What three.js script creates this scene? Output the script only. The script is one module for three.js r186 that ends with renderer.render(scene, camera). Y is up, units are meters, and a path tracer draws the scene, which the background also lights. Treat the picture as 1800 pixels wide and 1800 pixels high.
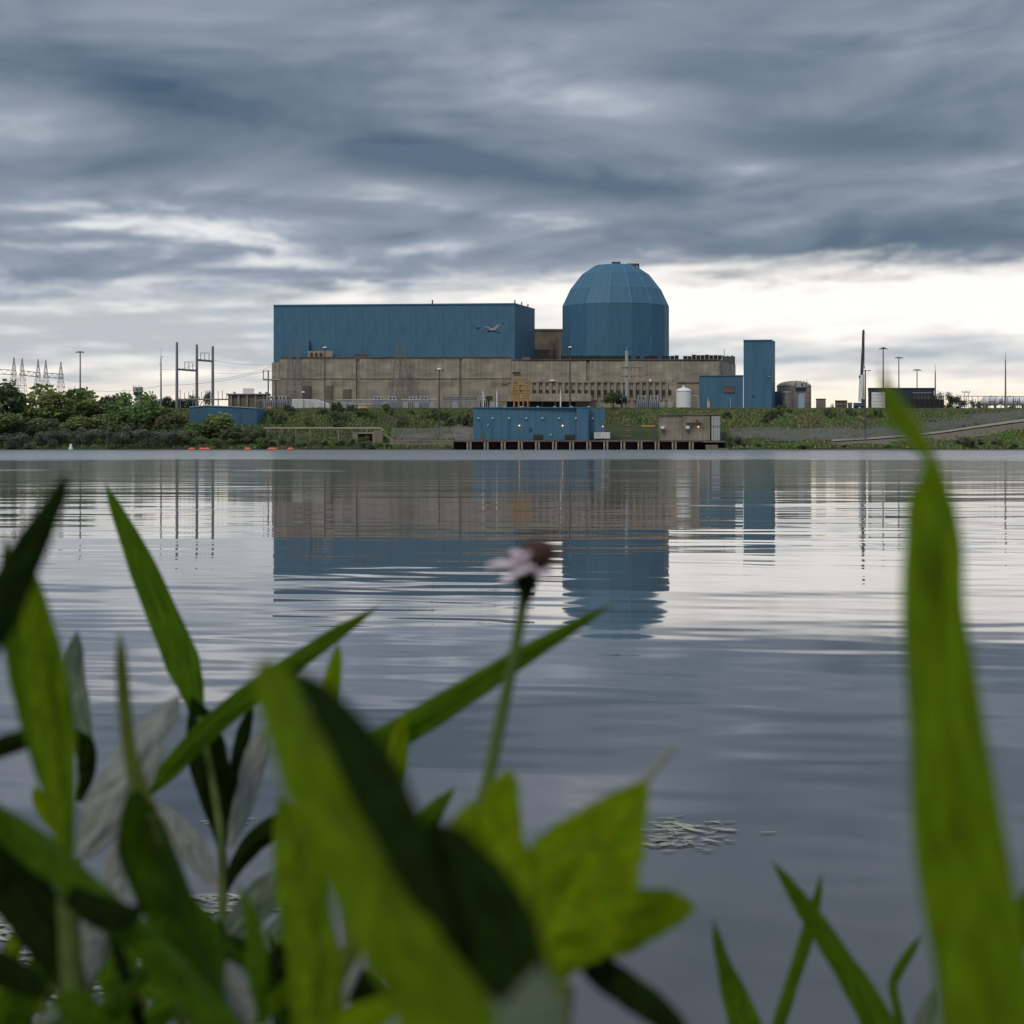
import * as THREE from 'three';
import { mergeGeometries } from 'three/addons/utils/BufferGeometryUtils.js';
import { createNoise2D, createNoise3D } from 'simplex-noise';

// ---------------------------------------------------------------- random, camera, sky, sun, exposure
function rng(seed) { let a = seed >>> 0; return () => { a = (a + 0x6d2b79f5) | 0; let t = Math.imul(a ^ (a >>> 15), 1 | a); t = (t + Math.imul(t ^ (t >>> 7), 61 | t)) ^ t; return ((t ^ (t >>> 14)) >>> 0) / 4294967296; }; }
const n2 = createNoise2D(rng(11)), n3 = createNoise3D(rng(12));
const { clamp, lerp, smoothstep } = THREE.MathUtils;
const fbm = (x, y, o = 5, g = 0.5) => { let s = 0, a = 1, t = 0; for (let i = 0; i < o; i++) { s += a * n2(x + i * 17.3, y - i * 9.1); t += a; a *= g; x *= 2.03; y *= 2.03; } return s / t; };

const scene = new THREE.Scene();
const F = 3000, HORIZON = 784, EYE = 1.2;      // focal length in photo pixels, horizon row, eye height over the lake
const camera = new THREE.PerspectiveCamera(2 * Math.atan(900 / F) * 180 / Math.PI, 1, 0.05, 9000);
camera.position.set(0, EYE, 0);
camera.setViewOffset(1800, 1800, 0, 900 - HORIZON, 1800, 1800);
camera.focus = 600;
camera.userData.fStop = 15;

// sky: an overcast deck of stratus with a bright gap under its far edge
const SKY_COOL = [0.93, 1.0, 1.1];
function skyTexture(W, H) {
  const data = new Float32Array(W * H * 4);
  // broad swells of the deck: azimuth, elevation and their spreads in degrees, lift
  const swells = [];
  const swell = (px, py, w, h, k, tilt = 0) => swells.push([(px - 900) / F, (HORIZON - py) / F, w / F, h / F, k, tilt]);
  swell(160, 378, 190, 30, 0.42, 0.1); swell(370, 404, 150, 24, 0.42, 0.12); swell(480, 462, 200, 15, 0.5, 0.03); swell(230, 432, 300, 11, 0.3); swell(260, 498, 300, 9, 0.3); swell(130, 538, 260, 10, 0.25); swell(740, 500, 260, 10, 0.2); swell(690, 335, 130, 22, 0.28, 0.2); swell(960, 388, 110, 20, 0.35, 0.1);
  swell(860, 440, 300, 14, 0.25); swell(1330, 297, 90, 18, 0.4); swell(1370, 385, 80, 16, 0.35, -0.2); swell(150, 325, 90, 22, 0.25); swell(40, 215, 130, 60, 0.22); swell(1000, 150, 260, 60, 0.26, 0.2);
  swell(860, 120, 200, 60, 0.12, 0.2); swell(1650, 70, 280, 60, 0.22); swell(700, 25, 300, 40, 0.15); swell(1780, 300, 90, 30, 0.22); swell(1050, 250, 150, 30, 0.15);
  swell(120, 110, 330, 55, -0.38, 0.22); swell(470, 190, 330, 60, -0.42, 0.22); swell(760, 285, 300, 42, -0.36, 0.1); swell(1450, 240, 320, 36, -0.42, 0.05); swell(1080, 325, 220, 24, -0.3, 0.1); swell(330, 285, 280, 28, -0.2);
  swell(1600, 410, 300, 40, -0.4); swell(1180, 440, 220, 20, -0.3); swell(620, 420, 130, 30, -0.24); swell(740, 465, 160, 18, -0.25); swell(120, 490, 260, 16, -0.3); swell(1560, 130, 200, 60, -0.1, 0.1); swell(1250, 100, 180, 40, -0.1);
  for (let r = 0; r < H; r++) {
    const up = ((r + 0.5) / H - 0.5) * Math.PI, sy = Math.sin(up), cy = Math.cos(up);
    for (let c = 0; c < W; c++) {
      const o = (r * W + c) * 4;
      data[o + 3] = 1;
      if (up <= 0) { data[o] = 0.10; data[o + 1] = 0.11; data[o + 2] = 0.12; continue; }
      const round = ((c + 0.5) / W - 0.5) * 2 * Math.PI, x = Math.cos(round) * cy, z = Math.sin(round) * cy;
      const el = up * 180 / Math.PI, az = Math.atan2(x, -z), te = Math.tan(up) / Math.max(0.3, Math.cos(az)), ta = Math.tan(clamp(az, -1.3, 1.3));
      const k = 1 / (sy + 0.055), u = x * k, v = -z * k;
      const wu = u + 0.35 * n2(u * 0.8 + 3, v * 0.5), wv = v + 0.5 * n2(u * 0.7 - 8, v * 0.5 + 5);
      const f1 = fbm(wu * 0.75 + 2.2, wv * 0.62 + 0.3 * wu, 6, 0.52), f2 = fbm(wu * 2.4 - 7, wv * 1.9 + 9, 4, 0.55), st = fbm(az * 9 + 0.5 * f1, el * 1.15 + 0.9 * f1, 5, 0.5);
      const ad = az * 57.3, wx = ad + 2.6 * n2(ad * 0.09 + 4, el * 0.22), we = el + 0.8 * n2(ad * 0.06, el * 0.3 + 6) - 0.04 * ad;
      const bl = 0.8 * fbm(wx * 0.055 + 3, we * 0.34, 5, 0.48) + 0.45 * fbm(wx * 0.17, we * 0.9 + 2, 5, 0.5), low9 = 1 - smoothstep(el, 5.5, 10);
      let b = 0.34 * f1 + 0.05 * f2 + lerp(0.09, 0.26, low9) * st + lerp(0.22, 0.30, low9) * bl + 0.24 * (1 - smoothstep(az, -0.15, 0.12)) * (1 - smoothstep(el, 5.2, 8.8));
      if (Math.abs(az) < 0.5 && el < 22) for (const s of swells) {
        const dx = ta - s[0] + 0.02 * f2, dy = te - s[1] + s[5] * dx + 0.006 * bl, wob = 1;
        const q = (dx * dx) / (s[2] * s[2]) + (dy * dy) / (s[3] * s[3]) * wob;
        if (q < 9) b += s[4] * Math.exp(-q) * (0.8 + 0.4 * st + 0.5 * bl);
      }
      // tone of the deck: slate where thick, pale lilac grey where thin
      const low = smoothstep(el, 3, 9), t = clamp(0.55 + 0.88 * b + 0.06 * (1 - low), 0, 1.6);
      const tk = Math.min(t, 1.05), tt = tk * tk * 0.35 + tk * 0.65, zen = 1 + 1.1 * smoothstep(el, 12.5, 46);
      let R = lerp(0.070, 0.385, tt) * zen, G = lerp(0.122, 0.44, tt) * zen, B = lerp(0.182, 0.53, tt) * zen;
      const hot = smoothstep(t, 0.72, 1.35) * (1 - smoothstep(el, 9, 13));
      R = lerp(R, 0.84, hot); G = lerp(G, 0.84, hot); B = lerp(B, 0.835, hot);
      // the gap below the far edge of the deck
      const inFrame = smoothstep(az, -0.08, 0.09);
      const edge = 5.15 + 0.72 * inFrame + lerp(0.35, 0.12, inFrame) * n2(az * 6, 4) + 0.10 * fbm(az * 26, 2.7, 4) + 0.5 * st + 0.5 * bl, gap = 1 - smoothstep(el, edge - 0.75, edge + 0.65);
      const veil = fbm(az * 7 + 3, el * 1.5 - 0.25 * az * 10, 5, 0.55), fine = fbm(az * 22, el * 3.4 + 3, 4, 0.5);
      const bandR = Math.exp(-(((el - 3.0 + 0.15 * n2(az * 9, 1)) / 0.62) ** 2)), bandL = Math.exp(-(((el - 3.7) / 0.9) ** 2));
      let grey = clamp(0.14 + 0.26 * (1 - inFrame) + lerp(0.75, 0.5 * (1 - smoothstep(el, 3.4, 4.4)), inFrame) * veil - 0.12 * inFrame + 0.18 * fine + lerp(bandL * 0.45, bandR * 0.72, inFrame) - (1 - inFrame) * smoothstep(az, -0.2, -0.05) * 0.75 * Math.exp(-(((el - 4.9) / 0.28) ** 2)), 0, 1) * smoothstep(el, 1.2, 2.3);
      grey = clamp(grey + (1 - inFrame) * 0.18 * smoothstep(el, 2.4, 3.2), 0, 0.92);
      const warm = 1 - smoothstep(el, 1.2, 3.2);
      const wr = lerp(1.10, 1.04, warm), wg = lerp(1.045, 0.925, warm), wb = lerp(0.975, 0.77, warm);
      const gr = lerp(wr, lerp(0.45, 0.39, inFrame), grey), gg = lerp(wg, lerp(0.505, 0.455, inFrame), grey), gb = lerp(wb, lerp(0.555, 0.52, inFrame), grey);
      data[o] = lerp(R, gr, gap); data[o + 1] = lerp(G, gg, gap); data[o + 2] = lerp(B, gb, gap);
    }
  }
  const t = new THREE.DataTexture(data, W, H, THREE.RGBAFormat, THREE.FloatType);
  t.mapping = THREE.EquirectangularReflectionMapping; t.magFilter = THREE.LinearFilter; t.needsUpdate = true;
  return t;
}
scene.background = skyTexture(4096, 2048);
scene.environment = scene.background;

const sun = new THREE.DirectionalLight(0xfff1de, 1.25);
sun.position.set(-330, 600, 180); sun.target.position.set(0, 0, -300);
sun.castShadow = true; sun.shadow.radius = 30; sun.shadow.mapSize.set(2048, 2048);
Object.assign(sun.shadow.camera, { left: -400, right: 400, top: 400, bottom: -400, near: 1, far: 1600 });
scene.add(sun, sun.target);

const renderer = new THREE.WebGLRenderer({ antialias: true });
renderer.toneMapping = THREE.LinearToneMapping;
renderer.toneMappingExposure = 1;
renderer.shadowMap.enabled = true;

// ---------------------------------------------------------------- helpers
const V3 = (x, y, z) => new THREE.Vector3(x, y, z);
const X = (px, D) => (px - 900) / F * D, Y = (py, D) => EYE + (HORIZON - py) / F * D;
const at = (px, py, D) => V3(X(px, D), Y(py, D), -D);
const used = new Map();
function numbered(n) { const k = used.get(n) ?? 0; used.set(n, k + 1); return k ? n + '_' + String(k).padStart(3, '0') : n; }
function shade(o) { o.traverse((m) => { if (m.isMesh) { m.castShadow = true; m.receiveShadow = true; } }); return o; }
function thing(name, label, category, pos = [0, 0, 0], group) {
  const g = new THREE.Group(); g.name = numbered(name); g.position.set(...pos); g.userData = { label, category };
  if (group) g.userData.group = group;
  scene.add(g); return g;
}
function clean(g) { g = g.index ? g.toNonIndexed() : g; for (const k of Object.keys(g.attributes)) if (!['position', 'normal', 'uv', 'color'].includes(k)) g.deleteAttribute(k); return g; }
function part(name, geos, mat, parent) {
  let list = [].concat(geos);
  const g = list.length > 1 ? mergeGeometries(list.map(clean)) : list[0];
  const m = new THREE.Mesh(g, mat); m.name = name; m.castShadow = m.receiveShadow = true; parent.add(m); return m;
}
function struct(name, geos, mat) { const m = part(numbered(name), geos, mat, scene); m.userData.kind = 'structure'; return m; }
function copyOf(o, label, pos) { const c = o.clone(); c.name = numbered(o.name.replace(/_\d{3}$/, '')); c.userData = { ...o.userData }; if (label) c.userData.label = label; if (pos) c.position.set(...pos); scene.add(c); return c; }
function metricUV(g) {
  const p = g.attributes.position, n = g.attributes.normal, uv = new Float32Array(p.count * 2);
  for (let i = 0; i < p.count; i++) {
    const ax = Math.abs(n.getX(i)), ay = Math.abs(n.getY(i)), az = Math.abs(n.getZ(i));
    uv[i * 2] = ax > az && ax > ay ? p.getZ(i) : p.getX(i); uv[i * 2 + 1] = ay > ax && ay > az ? p.getZ(i) : p.getY(i);
  }
  g.setAttribute('uv', new THREE.BufferAttribute(uv, 2)); return g;
}
const box = (w, h, d, x = 0, y = 0, z = 0) => metricUV(new THREE.BoxGeometry(w, h, d).translate(x, y + h / 2, z).toNonIndexed());   // y is the underside
const cyl = (r0, r1, h, x = 0, y = 0, z = 0, s = 12) => new THREE.CylinderGeometry(r1, r0, h, s).translate(x, y + h / 2, z).toNonIndexed();
function bar(a, b, r, s = 5) {
  const d = b.clone().sub(a), g = new THREE.CylinderGeometry(r, r, d.length(), s);
  g.applyQuaternion(new THREE.Quaternion().setFromUnitVectors(V3(0, 1, 0), d.normalize())); return g.translate((a.x + b.x) / 2, (a.y + b.y) / 2, (a.z + b.z) / 2).toNonIndexed();
}
// a block over any plan [[x, z], ...] (counter-clockwise seen from above is not required)
function prism(plan, y0, y1) {
  let area = 0; plan.forEach(([x, z], i) => { const [a, b] = plan[(i + 1) % plan.length]; area += x * b - a * z; });
  const P = area > 0 ? plan.slice().reverse() : plan.slice(), v = [], uv = [];
  let run = 0;
  P.forEach(([x, z], i) => {
    const [a, b] = P[(i + 1) % P.length], L = Math.hypot(a - x, b - z);
    v.push(x, y0, z, a, y0, b, a, y1, b, x, y0, z, a, y1, b, x, y1, z);
    uv.push(run, y0, run + L, y0, run + L, y1, run, y0, run + L, y1, run, y1); run += L;
  });
  for (let i = 1; i < P.length - 1; i++) for (const [x, z] of [P[0], P[i], P[i + 1]]) { v.push(x, y1, z); uv.push(x, z); }
  for (let i = 1; i < P.length - 1; i++) for (const [x, z] of [P[0], P[i + 1], P[i]]) { v.push(x, y0, z); uv.push(x, z); }
  const g = new THREE.BufferGeometry();
  g.setAttribute('position', new THREE.Float32BufferAttribute(v, 3)); g.setAttribute('uv', new THREE.Float32BufferAttribute(uv, 2)); g.computeVertexNormals(); return g;
}
const planOf = (list) => list.map(([px, D]) => [X(px, D), -D]);
const block = (list, y0, y1) => prism(planOf(list), y0, y1);          // plan given as [photo column, distance]

function texture(W, H, fn, sx, sy, srgb = true) {
  const d = new Uint8Array(W * H * 4);
  for (let y = 0; y < H; y++) for (let x = 0; x < W; x++) { const c = fn(x / W, y / H, x, y), o = (y * W + x) * 4; for (let k = 0; k < 3; k++) d[o + k] = clamp((Array.isArray(c) ? c[k] : c) * 255, 0, 255); d[o + 3] = 255; }
  const t = new THREE.DataTexture(d, W, H); t.wrapS = t.wrapT = THREE.RepeatWrapping; t.magFilter = THREE.LinearFilter; t.minFilter = THREE.LinearMipmapLinearFilter;
  if (srgb) t.colorSpace = THREE.SRGBColorSpace; t.repeat.set(1 / sx, 1 / sy); t.needsUpdate = true; return t;
}
const tileable = (f) => (u, v) => { const a = f(u, v), b = f(u - 1, v), c = f(u, v - 1), d = f(u - 1, v - 1); return lerp(lerp(a, b, u), lerp(c, d, u), v); };
const std = (r, g, b, rough = 0.8, extra = {}) => new THREE.MeshStandardMaterial({ color: new THREE.Color().setRGB(r, g, b), roughness: rough, ...extra });

// ---------------------------------------------------------------- materials
const concreteTex = texture(1024, 512, (u, v) => {
  const streak = fbm(u * 90, v * 2.2, 4), blot = fbm(u * 9, v * 7, 5), drip = Math.max(0, fbm(u * 60 + 4, v * 1.1 + 8, 3)) * v, grain = n2(u * 700, v * 350);
  const form = (Math.abs(((v * 30) % 3) - 1.5) < 0.06 ? -0.025 : 0) + (((u * 72) % 6) < 0.16 ? -0.03 : 0);
  const t = 0.80 + 0.08 * streak + 0.17 * blot - 0.14 * drip + 0.05 * grain + form;
  return [t, t * 0.965, t * 0.90];
}, 120, 40);
const sidingTex = texture(1024, 256, (u, v) => {
  const rib = ((u * 240) % 1) < 0.5 ? 0.02 : -0.02, sheet = n2(Math.floor(u * 40) * 3.7, 5) * 0.018, t = 0.86 + rib + sheet + 0.05 * fbm(u * 40, v * 3, 4) + 0.05 * fbm(u * 7, v * 2 + 3, 3) + 0.03 * n2(u * 900, v * 200);
  return [t * 0.97, t, t];
}, 60, 40);
const grassTex = texture(1024, 1024, (u, v) => {
  const a = tileable((x, y) => fbm(x * 8, y * 9, 6, 0.6))(u, v), b = tileable((x, y) => fbm(x * 70 + 5, y * 40, 3))(u, v), c = tileable((x, y) => fbm(x * 5 + 9, y * 5, 4))(u, v);
  const t = 0.62 + 0.30 * a + 0.22 * b; return [t * (0.98 + 0.35 * c), t, t * (0.72 - 0.1 * c)];
}, 90, 60);
const gravelTex = texture(512, 512, (u, v) => { const t = 0.72 + 0.16 * tileable((x, y) => fbm(x * 30, y * 30, 5, 0.65))(u, v) + 0.1 * n2(u * 250, v * 250); return [t, t * 0.985, t * 0.96]; }, 30, 30);
const rustTex = texture(512, 256, (u, v) => { const s = fbm(u * 40, v * 2.5, 5), b = fbm(u * 6, v * 5 + 4, 4), t = 0.78 + 0.14 * s, r = clamp(0.5 + s + b, 0, 1) * 0.35; return [t * (1 - 0.1 * r), t * (1 - 0.35 * r), t * (1 - 0.55 * r)]; }, 40, 12);
const M = {
  blue: std(0.076, 0.205, 0.325, 0.62, { map: sidingTex }), blueDeep: std(0.038, 0.105, 0.19, 0.6, { map: sidingTex }), blueDome: std(0.064, 0.194, 0.31, 0.6, { map: sidingTex }), seam: std(0.10, 0.235, 0.345, 0.6), navy: std(0.035, 0.05, 0.085, 0.6, { map: sidingTex }), blueTrim: std(0.055, 0.145, 0.235, 0.6), lattice: std(0.20, 0.195, 0.185, 0.6),
  concrete: std(0.545, 0.51, 0.465, 0.9, { map: concreteTex }), concreteDark: std(0.27, 0.245, 0.215, 0.9, { map: concreteTex }), concretePale: std(0.55, 0.52, 0.47, 0.9, { map: concreteTex }), concreteGrey: std(0.40, 0.39, 0.365, 0.9, { map: concreteTex }),
  dark: std(0.02, 0.022, 0.026, 0.7), glass: std(0.02, 0.025, 0.03, 0.12), black: std(0.012, 0.012, 0.014, 0.6), steel: std(0.22, 0.225, 0.235, 0.5, { metalness: 0.3 }), steelDark: std(0.075, 0.07, 0.07, 0.6), galv: std(0.42, 0.43, 0.44, 0.5, { metalness: 0.3 }), white: std(0.78, 0.78, 0.76, 0.5), whiteDull: std(0.46, 0.46, 0.46, 0.6),
  yellow: std(0.40, 0.235, 0.075, 0.55), rust: std(0.19, 0.09, 0.055, 0.8), brown: std(0.12, 0.075, 0.05, 0.8), tan: std(0.62, 0.47, 0.30, 0.8), tank: std(0.64, 0.56, 0.48, 0.8, { map: rustTex }), silver: std(0.55, 0.55, 0.55, 0.4, { metalness: 0.4, map: rustTex }), orange: std(0.75, 0.16, 0.07, 0.5), paleBlue: std(0.33, 0.42, 0.52, 0.5), truckBlue: std(0.04, 0.10, 0.22, 0.4),
  wire: std(0.07, 0.07, 0.075, 0.6), mesh: std(0.30, 0.30, 0.31, 0.6, { transparent: true, opacity: 0.34 }), bark: std(0.07, 0.055, 0.04, 0.95),
  ground: std(0.13, 0.15, 0.062, 0.95, { map: grassTex }), gravel: std(0.17, 0.175, 0.15, 0.95, { map: gravelTex }), road: std(0.62, 0.55, 0.46, 0.95, { map: gravelTex }), dirt: std(0.34, 0.27, 0.205, 0.95, { map: gravelTex }), mud: std(0.05, 0.05, 0.03, 0.95), lawn: std(0.18, 0.27, 0.07, 0.95, { map: grassTex }),
  lit: new THREE.MeshStandardMaterial({ color: 0x332211, emissive: new THREE.Color().setRGB(2.0, 1.35, 0.7), emissiveIntensity: 1 }),
};

// ---------------------------------------------------------------- terrain
const TOP = 15.0;
function ground(x, z) {
  const D = -z;
  if (D < 60) { // the near shore under the camera
    const edge = 2.35 + 0.25 * n2(x * 0.7, 3), t = smoothstep(D, edge - 1.9, edge + 0.6);
    return lerp(0.6, -1.0, t) + 0.03 * n2(x * 3, z * 3) + Math.max(0, -D) * 0.03;
  }
  const shore = 551 + 1.2 * n2(x * 0.03, 8) + 0.5 * n2(x * 0.15, 2), d = D - shore;
  const cut = smoothstep(x, -20.5, -18) * (1 - smoothstep(x, 67, 70)) * (1 - smoothstep(D, 561, 564));   // the intake bays
  if (d < 0) return Math.max(-2.5, d * 0.25 - 2 * cut);
  const lip = 0.9 * smoothstep(d, 0, 3), slope = smoothstep(d, 2, 74), lin = clamp((d - 4) / 70, 0, 1);
  const rough = (0.35 * n2(x * 0.08, z * 0.08) + 0.2 * n2(x * 0.25, z * 0.25)) * clamp(d / 8, 0, 1) * (1 - smoothstep(d, 70, 78));
  return lerp(lip + (TOP - 0.9) * lerp(lin, slope, 0.5) + rough - Math.max(0, d - 600) * 0.002, -2, cut);
}
function onBank(px, py) { for (let D = 540; D < 640; D += 0.25) if (ground(X(px, D), -D) >= Y(py, D)) return [X(px, D), ground(X(px, D), -D), -D]; return [X(px, 630), ground(X(px, 630), -630), -630]; }
function sheet(xs, zs, h, flip) {
  const v = [], uv = [], idx = [];
  for (const z of zs) for (const x of xs) { v.push(x, h(x, z), z); uv.push(x, z); }
  const w = xs.length;
  for (let j = 0; j < zs.length - 1; j++) for (let i = 0; i < w - 1; i++) { const a = j * w + i, b = a + 1, c = a + w, d = c + 1; idx.push(a, b, c, b, d, c); }
  const g = new THREE.BufferGeometry(); g.setAttribute('position', new THREE.Float32BufferAttribute(v, 3)); g.setAttribute('uv', new THREE.Float32BufferAttribute(uv, 2)); g.setIndex(flip ? idx.slice().reverse() : idx); g.computeVertexNormals(); return g;
}
const range = (a, b, s) => { const o = []; for (let k = 0; a + k * s < b; k++) o.push(a + k * s); return o; };
const wideX = [-4000, -2000, -1000, -600, -400, ...range(-300, 300, 2.5), 300, 400, 600, 1000, 2000, 4000];
{
  const zs = [-6000, -3000, -1500, -1000, -800, -720, -680, ...range(-650, -540, 1), -540, -500, -300, -100, -61].map((z) => z);
  const g = sheet(wideX, zs, ground, true); struct('ground', g, M.ground);
  if (g.attributes.normal.getY(5000) < 0) { g.index.array.reverse(); g.computeVertexNormals(); }
  const xs = [-400, -60, -20, ...range(-8, 8, 0.25), 8, 20, 60, 400], g2 = sheet(xs, [-60, -30, -12, -6, ...range(-4, 1, 0.2), 1, 2, 5, 20, 100], (x, z) => (z < -59 ? -2.5 : ground(x, z)), true);
  if (g2.attributes.normal.getY(400) < 0) { g2.index.array.reverse(); g2.computeVertexNormals(); }
  struct('near_shore_ground', g2, M.mud);
}
// ribbons laid on the bank between two rows of photo points
function ribbon(name, top, bottom, mat, lift, rows = 5) {
  const n = top.length, v = [], uv = [], idx = [], R = [], sub = 8;
  const smooth = (list) => { const o = []; for (let i = 0; i < n - 1; i++) for (let k = 0; k < sub; k++) o.push([lerp(list[i][0], list[i + 1][0], k / sub), lerp(list[i][1], list[i + 1][1], k / sub)]); o.push(list[n - 1]); return o; };
  const T = smooth(top), B = smooth(bottom);
  T.forEach((t, i) => { const a = onBank(...t), b = onBank(...B[i]); for (let k = 0; k <= rows; k++) { const x = lerp(a[0], b[0], k / rows), z = lerp(a[2], b[2], k / rows); v.push(x, ground(x, z) + lift, z); uv.push(x, z); } });
  for (let i = 0; i < T.length - 1; i++) for (let k = 0; k < rows; k++) { const a = i * (rows + 1) + k, b = a + rows + 1; idx.push(a, a + 1, b, b, a + 1, b + 1); }
  const g = new THREE.BufferGeometry(); g.setAttribute('position', new THREE.Float32BufferAttribute(v, 3)); g.setAttribute('uv', new THREE.Float32BufferAttribute(uv, 2)); g.setIndex(idx); g.computeVertexNormals();
  return struct(name, g, mat);
}
ribbon('gravel_slope', [[1290, 762], [1400, 757], [1480, 750], [1570, 743], [1650, 735], [1740, 726], [1830, 719]], [[1290, 777], [1400, 777], [1480, 774], [1570, 769], [1650, 760], [1740, 748], [1830, 736]], M.gravel, 0.25);
ribbon('gravel_road', [[1462, 775], [1530, 771], [1600, 766], [1660, 759], [1740, 747], [1830, 734]], [[1462, 778], [1530, 774.5], [1600, 769.5], [1660, 762.5], [1740, 751], [1830, 739]], M.road, 0.45, 2);
ribbon('dirt_slope', [[1462, 778.5], [1530, 775], [1600, 770], [1660, 763], [1740, 751.5], [1830, 739.5]], [[1462, 784], [1530, 783], [1600, 781.5], [1660, 778], [1740, 766], [1830, 752]], M.dirt, 0.2);
ribbon('lawn', [[1600, 784], [1660, 779], [1740, 767], [1830, 753]], [[1600, 789], [1660, 789], [1740, 789], [1830, 789]], M.lawn, 0.18);
ribbon('intake_bank', [[690, 768], [760, 762], [800, 748], [835, 742]], [[690, 777], [760, 780], [800, 783], [835, 784]], M.concreteDark, 0.2);
{ // the yard round the buildings
  const g = sheet([-400, -200, 0, 200, 400], [-760, -700, -640, -627.5], (x, z) => TOP + 0.12, true);
  if (g.attributes.normal.getY(0) < 0) { g.index.array.reverse(); g.computeVertexNormals(); }
  struct('gravel_yard', g, M.gravel);
}

// ---------------------------------------------------------------- the lake
{
  const waves = [], R = rng(77);
  for (let k = 0; k < 60; k++) {
    const L = 0.32 * Math.pow(70, k / 59) * (0.9 + 0.2 * R()), dir = (R() + R() + R() - 1.5) * 0.55, q = 2 * Math.PI / L;
    const slope = 0.0014 * (L < 1.2 ? 1.35 : 1) * (L > 3.5 ? 0.55 : 1);
    waves.push([q * Math.sin(dir), q * Math.cos(dir), slope / q, R() * 6.28, L, q]);
  }
  const rows = [];
  for (const D of [0.4, 0.9, 1.3, 1.7, 2.1, 2.5, 2.8, 3.0, 3.2]) rows.push(D);
  for (let py = 1890; py > 1000; py -= 1.3) rows.push(EYE * F / (py - HORIZON));
  for (let py = 1000; py > 790.3; py -= 0.8) rows.push(EYE * F / (py - HORIZON));
  rows.push(575);
  const cols = []; for (const t of [-6, -3, -1.6, -1, -0.7, -0.5]) cols.push(t); for (let t = -0.4; t <= 0.4001; t += 0.8 / 330) cols.push(t); for (const t of [0.5, 0.7, 1, 1.6, 3, 6]) cols.push(t);
  const v = new Float32Array(rows.length * cols.length * 3), nn = new Float32Array(v.length), uv = new Float32Array(v.length / 3 * 2), idx = [];
  const w = cols.length; let o = 0;
  for (let j = 0; j < rows.length; j++) {
    const D = rows[j], gap = Math.max(D - (rows[j - 1] ?? D - 0.3), 0.01), use = waves.map((m) => smoothstep(m[4], gap * 2.2, gap * 5));
    for (let i = 0; i < w; i++, o++) {
      const x = cols[i] * Math.max(D, 3), z = -D;
      const calm = 0.55 + 0.75 * clamp(0.5 + 0.9 * n2(x * 0.05 + 3, z * 0.022), 0, 1) * smoothstep(D, 4, 11) * (1 + 0.3 * Math.exp(-(((D - 15) / 6) ** 2))) + 0.35 * n2(x * 0.16, z * 0.10 + 9);
      let h = 0, hx = 0, hz = 0;
      for (let k = 0; k < waves.length; k++) {
        const m = waves[k]; if (use[k] <= 0) continue;
        const ph = m[0] * x + m[1] * z + m[3] + 0.9 * Math.sin(x * 0.11 + k), a = m[2] * use[k] * calm, s = Math.sin(ph), c = Math.cos(ph);
        h += a * s; hx += a * c * m[0]; hz += a * c * m[1];
      }
      // slow drift of slope that keeps broken lines in the far reflections
      const far = smoothstep(D, 16, 50) * 0.0035, ll = Math.log(D) * 26;
      hz += far * n2(x / D * 9 + 5 + 0.2 * ll, ll) * 1.0 + far * 0.7 * n2(x / D * 22, ll * 2.3);
      v[o * 3] = x; v[o * 3 + 1] = h; v[o * 3 + 2] = z;
      const L = Math.hypot(hx, 1, hz); nn[o * 3] = -hx / L; nn[o * 3 + 1] = 1 / L; nn[o * 3 + 2] = -hz / L;
      uv[o * 2] = x / 800 + 0.5; uv[o * 2 + 1] = D / 600;
      if (i < w - 1 && j < rows.length - 1) idx.push(o, o + 1, o + w, o + 1, o + w + 1, o + w);
    }
  }
  const g = new THREE.BufferGeometry();
  g.setAttribute('position', new THREE.BufferAttribute(v, 3)); g.setAttribute('normal', new THREE.BufferAttribute(nn, 3)); g.setAttribute('uv', new THREE.BufferAttribute(uv, 2)); g.setIndex(idx);
  // breeze: calm near, ruffled in a broad strip before the far shore and in a few thin patches
  const ruffle = texture(1024, 2048, (u, vv) => {
    const x = (u - 0.5) * 800, D = vv * 600;
    const strip = smoothstep(D, 138 + 10 * n2(x * 0.03, 1) + 5 * n2(x * 0.2, 4), 160 + 10 * n2(x * 0.03, 1)), patch = Math.exp(-(((D - 83 - 2 * n2(x * 0.1, 7)) / 4) ** 2)) * smoothstep(n2(x * 0.05 + 20.3, 2) + 0.35 * n2(x * 0.4, D * 0.2), 0.0, 0.5);
    const base = 0.035 + 0.045 * smoothstep(D, 15, 70) + 0.01 * smoothstep(D, 70, 130);
    const r = Math.max(base, 0.28 * strip * (0.9 + 0.12 * n2(x * 0.02, D * 0.08)), 0.24 * patch); return [r, r, r];
  }, 1, 1, false);
  ruffle.wrapS = ruffle.wrapT = THREE.ClampToEdgeWrapping;
  const paintedSheen = texture(256, 1024, (u, vv) => { const x = (u - 0.5) * 800, D = vv * 600, s = smoothstep(D, 132 + 12 * n2(x * 0.02, 1) + 5 * n2(x * 0.15, 4), 170 + 12 * n2(x * 0.02, 1)), k = lerp(0.62, 1, s * (0.92 + 0.08 * n2(x * 0.02, D * 0.1))); return [k, k, k]; }, 1, 1);  // ruffled band painted paler, in place of brighter sky reflection there
  paintedSheen.wrapS = paintedSheen.wrapT = THREE.ClampToEdgeWrapping;
  const water = new THREE.MeshPhysicalMaterial({ color: new THREE.Color().setRGB(0.25, 0.248, 0.24), map: paintedSheen, roughness: 1, roughnessMap: ruffle, ior: 1.42 });
  struct('lake_water', g, water);
}

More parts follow.
